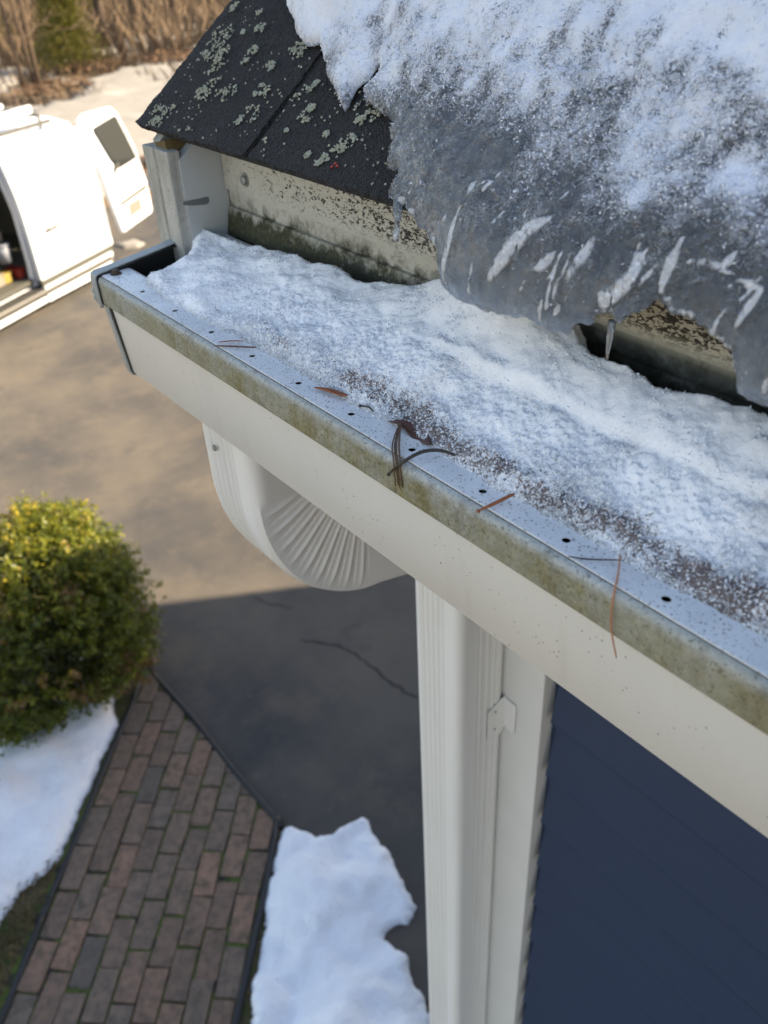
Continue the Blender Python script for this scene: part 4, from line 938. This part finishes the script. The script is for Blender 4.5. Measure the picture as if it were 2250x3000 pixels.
def bush_sample(n, r):
    m = 2600; d = r.normal(0, 1, (m, 3)); d[:, 2] = np.where(d[:, 2] < -1.1, -d[:, 2], d[:, 2]); d /= np.linalg.norm(d, axis=1)[:, None]
    az = np.arctan2(d[:, 1], d[:, 0]); lump = .80 + .36 * fbm(az * 2.4 + 10, d[:, 2] * 3.4 + 5, 1.6, 4, 3)
    q = np.sign(d) * np.abs(d) ** .68; q /= np.maximum(1e-6, np.linalg.norm(q, axis=1) ** .62)[:, None]
    tip = BC + q * lump[:, None] * np.array([.52, .57, .52]) + d * (.07 * r.random(m) ** 3)[:, None]
    grow = d * .8 + np.array([0, 0, .75]) + r.normal(0, .25, (m, 3)); grow /= np.linalg.norm(grow, axis=1)[:, None]
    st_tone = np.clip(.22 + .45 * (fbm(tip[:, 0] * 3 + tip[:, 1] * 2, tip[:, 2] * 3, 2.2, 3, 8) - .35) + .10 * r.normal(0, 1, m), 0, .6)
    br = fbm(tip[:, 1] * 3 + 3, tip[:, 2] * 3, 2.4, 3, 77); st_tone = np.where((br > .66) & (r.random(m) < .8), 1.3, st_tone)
    st_tone = st_tone + .45 * sstep(.40, .85, d[:, 2]) * r.random(m)  # top leaves coloured yellower to strengthen the sunlit crown
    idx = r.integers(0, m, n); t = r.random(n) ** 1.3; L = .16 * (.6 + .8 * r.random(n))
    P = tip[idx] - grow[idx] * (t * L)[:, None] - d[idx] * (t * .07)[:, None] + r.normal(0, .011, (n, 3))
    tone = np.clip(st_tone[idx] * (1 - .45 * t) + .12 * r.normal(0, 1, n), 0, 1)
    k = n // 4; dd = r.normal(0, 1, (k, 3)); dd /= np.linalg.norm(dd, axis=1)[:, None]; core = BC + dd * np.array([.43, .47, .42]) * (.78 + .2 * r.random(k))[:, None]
    P = np.vstack([P, core]); nr = np.vstack([grow[idx], dd]); tone = np.r_[tone, np.clip(.05 * r.random(k), 0, 1)]  # core leaves coloured near black to deepen the inner shade
    keep = P[:, 2] > .05; return P[keep], nr[keep], tone[keep]
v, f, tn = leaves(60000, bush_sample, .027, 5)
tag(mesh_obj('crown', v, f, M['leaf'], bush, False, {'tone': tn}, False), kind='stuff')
mb = MB()
for i in range(16):
    a = random.uniform(0, 6.28); q = random.uniform(.15, .34)
    mb.tube([(BC[0] + .03 * math.cos(a), BC[1] + .03 * math.sin(a), 0), (BC[0] + q * .5 * math.cos(a), BC[1] + q * .5 * math.sin(a), .3), (BC[0] + q * math.cos(a), BC[1] + q * math.sin(a), .68)], [.014, .009, .004], 6)
mb.build('stems', M['barkd'], bush, True)

# ------------------------------------------------------------------ van
VA = rad(119); vu = Vector((math.cos(VA), math.sin(VA), 0)); vv = Vector((math.sin(VA), -math.cos(VA), 0)); VO = Vector((-9.0, 2.6, 0))
VM = Matrix(((vu.x, vv.x, 0, VO.x), (vu.y, vv.y, 0, VO.y), (0, 0, 1, 0), (0, 0, 0, 1)))     # (u back, w outwards, z)
def V(u, w, z): return tuple(VM @ Vector((u, w, z)))
van = thing('cargo_van', V(-1, -1, 0), 'white cargo van with its side open, ladder rack on top, parked on the driveway', 'van')
# hull cross-section (w,z), lofted along u
def hull(u0, u1, open_side):
    mb = MB()
    sec = [(-.06, .26), (-.035, .45), (-.03, .95), (-.055, 1.20), (-.12, 1.50), (-.20, 1.59), (-.42, 1.635), (-1.0, 1.65), (-1.58, 1.635), (-1.80, 1.59), (-1.88, 1.50), (-1.945, 1.20), (-1.97, .95), (-1.965, .45), (-1.94, .26)]
    def inner(p): return (p[0] + (.05 if p[0] < -1 else -.05), p[1] - (.04 if p[1] > 1 else -.05))
    n = len(sec); vs = [V(u0, *p) for p in sec] + [V(u1, *p) for p in sec] + [V(u0, *inner(p)) for p in sec] + [V(u1, *inner(p)) for p in sec]
    fs = []
    for i in range(n - 1):
        if open_side and i < 4: continue
        fs.append((i, i + 1, n + i + 1, n + i)); fs.append((2 * n + i, 3 * n + i, 3 * n + i + 1, 2 * n + i + 1))
    fs += [(0, n, 2 * n - 1, n - 1)]
    for base in (0, n):
        for i in range(n - 1):
            if open_side and i < 4: continue
            fs.append((base + i, base + i + 1, 2 * n + base + i + 1, 2 * n + base + i))
    mb.add(vs, fs); return mb
auto_smooth(hull(-.12, 1.10, False).build('body_rear', M['vanw'], van), 30)
auto_smooth(hull(-1.32, -.12, True).build('body_middle', M['vanw'], van), 30)
mb = MB()
cab = [(-1.32, .26), (-1.32, 1.64), (-1.7, 1.63), (-2.35, 1.25), (-3.05, 1.05), (-3.25, .9), (-3.3, .4), (-3.2, .26)]
mb.prism(cab, lambda p, t: V(p[0], t, p[1]), -1.95, -.04); bevel(mb.build('cab', M['vanw'], van), .06, 4)
MB().prism([(-1.72, 1.56), (-1.78, 1.56), (-2.33, 1.24), (-2.28, 1.20)], lambda p, t: V(p[0] - .03, t, p[1] + .03), -1.80, -.18).build('windscreen', M['glass'], van)
MB().prism([(-1.42, 1.05), (-2.25, 1.05), (-1.78, 1.48), (-1.42, 1.50)], lambda p, t: V(p[0], t, p[1]), -.06, -.032).build('cab_window', M['glass'], van)
# interior lining, floor and bulkhead
mb = MB(); mb.add([V(u, w, z) for u in (-1.30, 1.05) for (w, z) in ((-.10, .335), (-1.86, .335), (-1.86, 1.54), (-.30, 1.58))], [(0, 4, 5, 1), (1, 5, 6, 2), (2, 6, 7, 3), (0, 1, 2, 3), (4, 7, 6, 5)])
mb.build('interior_lining', M['vand'], van)
MB().prism([(-1.32, .30), (-.02, .30), (-.02, .345), (-1.32, .345)], lambda p, t: V(p[0], t, p[1]), -.30, -.055).build('door_sill', M['vang'], van)
rb = MB().prism([(-2.2, .19), (1.0, .17), (1.0, .235), (-2.2, .255)], lambda p, t: V(p[0], t, p[1]), -.08, .07); bevel(rb.build('running_board', M['hub'], van), .015)
bevel(MB().prism([(-2.2, .10), (.1, .10), (.1, .155), (-2.2, .155)], lambda p, t: V(p[0], t, p[1]), -.12, .04).build('rocker_trim', M['vanw'], van), .01)
# shelves in the hold
for z in (.62, .92, 1.2):
    MB().prism([(-1.28, z), (.9, z), (.9, z + .02), (-1.28, z + .02)], lambda p, t: V(p[0], t, p[1]), -1.82, -1.3).build('shelf', M['vang'], van)
# slid-back side door (rounded panel standing proud of the body)
def rrect(u0, u1, z0, z1, r, k=6):
    o = []
    for (cu, cz, a) in ((u1 - r, z1 - r, 0), (u0 + r, z1 - r, 90), (u0 + r, z0 + r, 180), (u1 - r, z0 + r, 270)):
        for i in range(k + 1): w = rad(a + 90 * i / k); o.append((cu + r * math.cos(w), cz + r * math.sin(w)))
    return o
def bow(u, w, z): return V(u, w - .10 * max(0, (z - 1.0) / .6) ** 2, z)
def door(lp, w0, w1, zcut):
    return MB().prism(lp, lambda p, t: bow(p[0], t, p[1]), w0, w1)
dr = bevel(door([(-.115, .33), (1.075, .33), (1.075, .7), (1.075, 1.0), (1.07, 1.3)] + [(1.065 - .08 * (1 - math.cos(rad(a))), 1.49 + .075 * math.sin(rad(a))) for a in (15, 40, 65, 90)] + [(.4, 1.565)] + [(-.06 - .08 * math.sin(rad(a)), 1.485 + .08 * math.cos(rad(a))) for a in (0, 30, 60, 90)] + [(-.14, 1.2), (-.13, 1.0), (-.12, .7)], .0, .055, 0).build('side_door', M['vanw'], van), .012, 3)
MB().prism([(-.10, .262), (1.02, .262), (1.05, .328), (-.11, .328)], lambda p, t: V(p[0], t, p[1]), .0, .040).build('door_groove', M['vang'], dr)
bevel(MB().prism([(-.10, .10), (.80, .085), (1.0, .15), (1.04, .258), (-.095, .258)], lambda p, t: V(p[0], t, p[1]), .0, .058).build('door_skirt', M['vanw'], dr), .012)
# small dark script badge on the door
for k in range(6):
    uu = .10 + k * .043; hh = (.040, .060, .036, .050, .034, .044)[k]
    MB().prism([(uu, .742 + .002 * k), (uu + .034, .745 + .002 * k), (uu + .030, .748 + hh), (uu + .006, .745 + hh)], lambda p, t: V(p[0], t, p[1]), .0548, .0620).build('badge_letter', M['soot'], dr)
# opened rear door
RDW = .03
rd = bevel(door([(1.32, .37), (1.90, .43), (1.935, .46), (1.93, .8), (1.86, 1.2), (1.76, 1.56), (1.70, 1.63), (1.25, 1.64), (1.14, 1.60), (1.12, 1.54), (1.19, 1.1), (1.25, .7)], -.03, RDW, 0).build('rear_door', M['vanw'], van), .02, 3)
door([(1.49, 1.04), (1.83, 1.075), (1.72, 1.53), (1.69, 1.545), (1.30, 1.50), (1.285, 1.47), (1.40, 1.15)], RDW - .004, RDW + .004, 0).build('door_window', M['glass'], rd)
MB().prism([(1.38, .665), (1.88, .725), (1.88, .765), (1.38, .70)], lambda p, t: V(p[0], t, p[1]), RDW - .002, RDW + .02).build('grab_bar', M['vang'], rd)
MB().prism([(1.50, .50), (1.74, .525), (1.74, .66), (1.50, .64)], lambda p, t: V(p[0], t, p[1]), RDW - .002, RDW + .006).build('plate_panel', M['plate'], rd)
MB().prism([(1.36, 1.02), (1.39, 1.02), (1.47, 1.10), (1.44, 1.12)], lambda p, t: V(p[0], t, p[1]), RDW, RDW + .03).build('latch', M['vang'], rd)
bevel(MB().prism([(1.10, .16), (1.18, .17), (1.19, .29), (1.10, .30)], lambda p, t: V(p[0], t, p[1]), -1.90, -.06).build('rear_bumper', M['vang'], van), .02)
# wheels
for (u, w) in ((.55, -.20), (.55, -1.80), (-2.55, -.20), (-2.55, -1.80)):
    mb = MB(); k = 28; prof = [(-.10, .20), (-.10, .27), (-.07, .30), (.07, .30), (.10, .27), (.10, .20)]
    vs = [V(u + r * math.cos(2 * math.pi * j / k), w + a, .30 + r * math.sin(2 * math.pi * j / k)) for j in range(k) for a, r in prof]; m = len(prof)
    mb.add(vs, [(j * m + i, j * m + i + 1, ((j + 1) % k) * m + i + 1, ((j + 1) % k) * m + i) for j in range(k) for i in range(m - 1)])
    wh = mb.build('wheel', M['tyre'], van, True)
    mb = MB(); vs = [V(u + r * math.cos(2 * math.pi * j / k), w + a, .30 + r * math.sin(2 * math.pi * j / k)) for j in range(k) for a, r in ((-.08, .205), (.07, .205), (.05, .15), (.085, .06))]
    mb.add(vs, [(j * 4 + i, j * 4 + i + 1, ((j + 1) % k) * 4 + i + 1, ((j + 1) % k) * 4 + i) for j in range(k) for i in range(3)] + [tuple(j * 4 + 3 for j in range(k))]); mb.build('rim', M['hub'], wh)
# ladder rack
rack = MB()
def bar(p, q, r, name='rack_rail', mat='hub'): return MB().tube([V(*p), V(*q)], r, 10).build(name, M[mat], van, True)
bar((-2.0, -.22, 1.70), (.80, -.16, 1.665), .022); bar((-2.0, -1.78, 1.72), (.80, -1.78, 1.70), .022)
for u in (-1.6, -.4, .68): bar((u, -.18, 1.74), (u, -1.80, 1.74), .018, 'rack_crossbar'); bar((u, -.18, 1.60), (u, -.18, 1.75), .016, 'rack_post', 'vang'); bar((u, -1.80, 1.60), (u, -1.80, 1.75), .016, 'rack_post', 'vang')
ld = thing('ladder', V(-1, -.3, 1.76), 'white ladder lying flat on the near side of the van roof rack', 'ladder')
for w in (-.24, -.60): MB().prism([(-2.6, 1.765), (.66, 1.765), (.66, 1.835), (-2.6, 1.835)], lambda p, t: V(p[0], t, p[1]), w - .014, w + .014).build('rail', M['vanw'], ld)
for k in range(11): MB().tube([V(-2.45 + k * .30, -.24, 1.80), V(-2.45 + k * .30, -.60, 1.80)], .014, 8).build('rung', M['hub'], ld, True)
pc = thing('pipe_carrier', V(-1, -.95, 1.75), 'white tube carrier lying on the van roof rack', 'tube')
MB().tube([V(-2.4, -.95, 1.815), V(.42, -.95, 1.815)], .055, 16).build('tube', M['vanw'], pc, True)
MB().tube([V(.415, -.95, 1.815), V(.445, -.95, 1.815)], .060, 16).build('cap', M['vanw'], pc, True)
MB().tube([V(.60, -.78, 1.78), V(.72, -.78, 1.78)], .05, 12).build('lamp_housing', M['vang'], van, True)
# cargo in the hold: individual things
def crate(u, w, z, a, b, h, mat, name, label, cat, tilt=0):
    mb = MB(); lp = [(u - a / 2, z), (u + a / 2, z), (u + a / 2 + tilt, z + h), (u - a / 2 + tilt, z + h)]
    e = thing(name, V(u, w, z), label, cat); mb.prism(lp, lambda p, t: V(p[0], t, p[1]), w - b / 2, w + b / 2); bevel(mb.build('box', M[mat], e), .012)
    MB().prism([(u - a / 2 - .006 + tilt, z + h), (u + a / 2 + .006 + tilt, z + h), (u + a / 2 + tilt, z + h + .015), (u - a / 2 + tilt, z + h + .015)], lambda p, t: V(p[0], t, p[1]), w - b / 2 - .006, w + b / 2 + .006).build('lid', M[mat], e); return e
def bucket(u, w, z, r, h, mat, name, label, cat):
    e = thing(name, V(u, w, z), label, cat); MB().tube([V(u, w, z), V(u, w, z + h)], [r * .85, r], 16).build('pail', M[mat], e, True)
    MB().tube([V(u, w, z + h), V(u, w, z + h + .02)], r * 1.06, 16).build('lid', M[mat], e, True); return e
crate(-.30, -.30, .35, .12, .2, .09, 'yellow', 'tool_box', 'yellow tool box at the van door sill', 'box')
bucket(-.24, -.22, .55, .07, .16, 'blue', 'bucket', 'pale grey bucket just behind the van door edge', 'bucket')
crate(-.42, -.42, .62, .20, .25, .16, 'blue', 'storage_bin', 'blue grey storage bin on the van floor stack', 'box')
crate(-.42, -.30, .35, .18, .2, .10, 'cream', 'cardboard_box', 'cream cardboard box on the van floor near the door sill', 'box')
crate(-.20, -.55, .82, .22, .25, .09, 'orange', 'tool_case', 'orange tool case on the middle van shelf', 'case')
crate(-.35, -.60, .97, .36, .25, .06, 'red', 'ladder_pad', 'dark red flat case on the upper van shelf', 'case')
crate(-.62, -.40, .35, .22, .3, .2, 'vang', 'tool_chest', 'grey tool chest deeper in the van', 'box')
bucket(-.16, -.34, .70, .06, .10, 'cream', 'paint_can', 'cream paint can standing high in the van opening', 'can')
crate(-.50, -.26, .46, .14, .18, .10, 'vand', 'tool_bag', 'dark grey tool bag on the boxes in the van', 'bag')
crate(-.12, -.26, .35, .10, .18, .08, 'red', 'parts_box', 'small red parts box beside the yellow tool box', 'box')
crate(-.60, -.45, .60, .22, .25, .22, 'cream', 'cardboard_box', 'cream cardboard box stacked on the grey tool chest', 'box')

# ------------------------------------------------------------------ woods
def tree(x, y, h, r, mat, lean, label, nb=9, split=1):
    t_ = thing('bare_tree', (x, y, 0), label, 'tree', 'bare trees in the wood')
    br = MB()
    for k in range(split):
        tr_ = MB()
        a = random.uniform(0, 6.28); px, py = x + (.12 * k if split > 1 else 0), y + (.16 * k if split > 1 else 0)
        P = [Vector((px + lean[0] * s * h + .05 * math.sin(s * 7 + a), py + lean[1] * s * h + .05 * math.cos(s * 6 + a), s * h)) for s in np.linspace(0, 1, 9)]
        tr_.tube(P, [r * (1.25 - .25 * min(1, s * 10)) * (1 - .85 * s) for s in np.linspace(0, 1, 9)], 9); tr_.build('trunk', mat, t_, True)
        for b in range(nb):
            s = random.uniform(.06, .95); q = P[int(s * 8)]; a = random.uniform(0, 6.28); L = random.uniform(.5, 1.8) * (1.2 - s)
            d = Vector((math.cos(a), math.sin(a), random.uniform(.1, .7)))
            e = q + d * L; br.tube([q, q + d * L * .5 + Vector((0, 0, .05)), e], [r * .28 * (1.1 - s), r * .18 * (1.1 - s), .006], 5)
            for m in range(3):
                d2 = (d + Vector((random.gauss(0, .6), random.gauss(0, .6), random.gauss(.1, .4)))).normalized(); z = q + d * L * random.uniform(.4, 1)
                br.tube([z, z + d2 * L * .5], [.010, .004], 4)
    tag(br.build('branches', mat, t_), kind='stuff'); return t_
tree(-22.3, 7.15, 9, .042, M['bark'], (.0, .0), 'triple stemmed tan tree right behind the van roof rack', 8, 3)
tree(-27.3, 11.5, 11, .13, M['barkd'], (.0, -.015), 'dark straight trunk at the centre of the wood edge', 10)
tree(-25.9, 10.0, 9, .10, M['bark'], (.01, .0), 'brown trunk just left of the dark straight trunk', 8)
tree(-29.5, 16.0, 10, .10, M['bark'], (0, .01), 'slim brown trunk nearest the roof corner', 8)
for i in range(18):
    dd = random.uniform(31, 62); a = math.radians(random.uniform(150, 169)); tree(math.cos(a) * dd, math.sin(a) * dd, random.uniform(8, 13), random.uniform(.06, .16), M['bark' if random.random() < .65 else 'barkd'], (random.gauss(0, .02), random.gauss(0, .02)), 'bare trunk standing further back among the leafless wood', 7)
# young pine and shrubs
def conifer(x, y, h, w, n, label, mat='pine', name='young_pine'):
    t_ = thing(name, (x, y, 0), label, 'tree' if h > 1.2 else 'shrub'); MB().tube([(x, y, 0), (x, y, h * .95)], [.05, .008], 7).build('trunk', M['barkd'], t_, True)
    r = np.random.default_rng(int(abs(x) * 10)); vs = []; fs = []
    for i in range(n):
        s = r.random() ** .8; z = .12 * h + s * h * .9; R = w * (1 - s) ** .75 * (.35 + .75 * r.random()) * (.8 + .4 * math.sin(i * 1.7)); a = r.random() * 6.283
        c = Vector((x + R * math.cos(a), y + R * math.sin(a), z - R * .12)); d = Vector((math.cos(a) + r.normal(0, .6), math.sin(a) + r.normal(0, .6), r.normal(.35, .5))).normalized() * .13; q = d.orthogonal().normalized() * .012
        b = len(vs); vs += [tuple(c - d * .4 - q), tuple(c - d * .4 + q), tuple(c + d)]; fs.append((b, b + 1, b + 2))
    tag(mesh_obj('crown', vs, fs, M[mat], t_, False, None, False), kind='stuff'); return t_
conifer(-24.6, 9.25, 2.3, 1.0, 9000, 'bright olive green young pine at the wood edge behind the van')
conifer(-30.0, 8.6, 2.6, 1.1, 6000, 'pale olive young pine further left in the wood')
conifer(-33.5, 13.4, 2.2, .9, 4000, 'small olive pine deep in the wood behind the dark trunk')
# underbrush
vs = []; fs = []
for i in range(14000):
    dd = random.uniform(26, 62) if random.random() < .85 else random.uniform(21.5, 27); a = math.radians(random.uniform(147, 170)); x, y = math.cos(a) * dd, math.sin(a) * dd
    if dd < 27 and fbm(np.array([x]), np.array([y]), .8, 2, 5)[0] < .52: continue
    h = random.uniform(.3, 1.3) * (.4 if dd < 27 else 1); w = random.uniform(.006, .022); lx, ly = random.gauss(0, .33), random.gauss(0, .33); b = len(vs)
    vs += [(x - w, y - w, 0), (x + w, y + w, 0), (x + lx * h * .5 + w * .7, y + ly * h * .5, h * .6), (x + lx * h, y + ly * h, h)]; fs += [(b, b + 1, b + 2), (b, b + 2, b + 3)]
tag(mesh_obj('underbrush', vs, fs, M['twig'], None, False, None, False), 'brown leafless underbrush filling the wood behind the snow', 'underbrush', None, 'stuff')
vs = []; fs = []
for (x, y, rr, n) in ((-23.2, 11.4, .7, 500), (-24.2, 12.0, .5, 300), (-21.6, 7.6, .9, 500), (-12.9, 5.9, .7, 500), (-24.0, 9.6, .8, 350)):
    for i in range(n):
        a = random.uniform(0, 6.28); q = rr * math.sqrt(random.random()); px, py = x + q * math.cos(a), y + q * math.sin(a); pz = .16 + random.uniform(0, .10); s = random.uniform(.02, .05); b = len(vs)
        vs += [(px + random.gauss(0, s), py + random.gauss(0, s), pz + random.gauss(0, s * .6)) for _ in range(4)]; fs.append((b, b + 1, b + 2, b + 3))
tag(mesh_obj('leaf_drift', vs, fs, m_plain('oak_leaves', (.105, .062, .034), .9, .5, 4), None, False, None, False), 'orange brown fallen leaf drifts lying on the far snow', 'leaves', None, 'stuff')
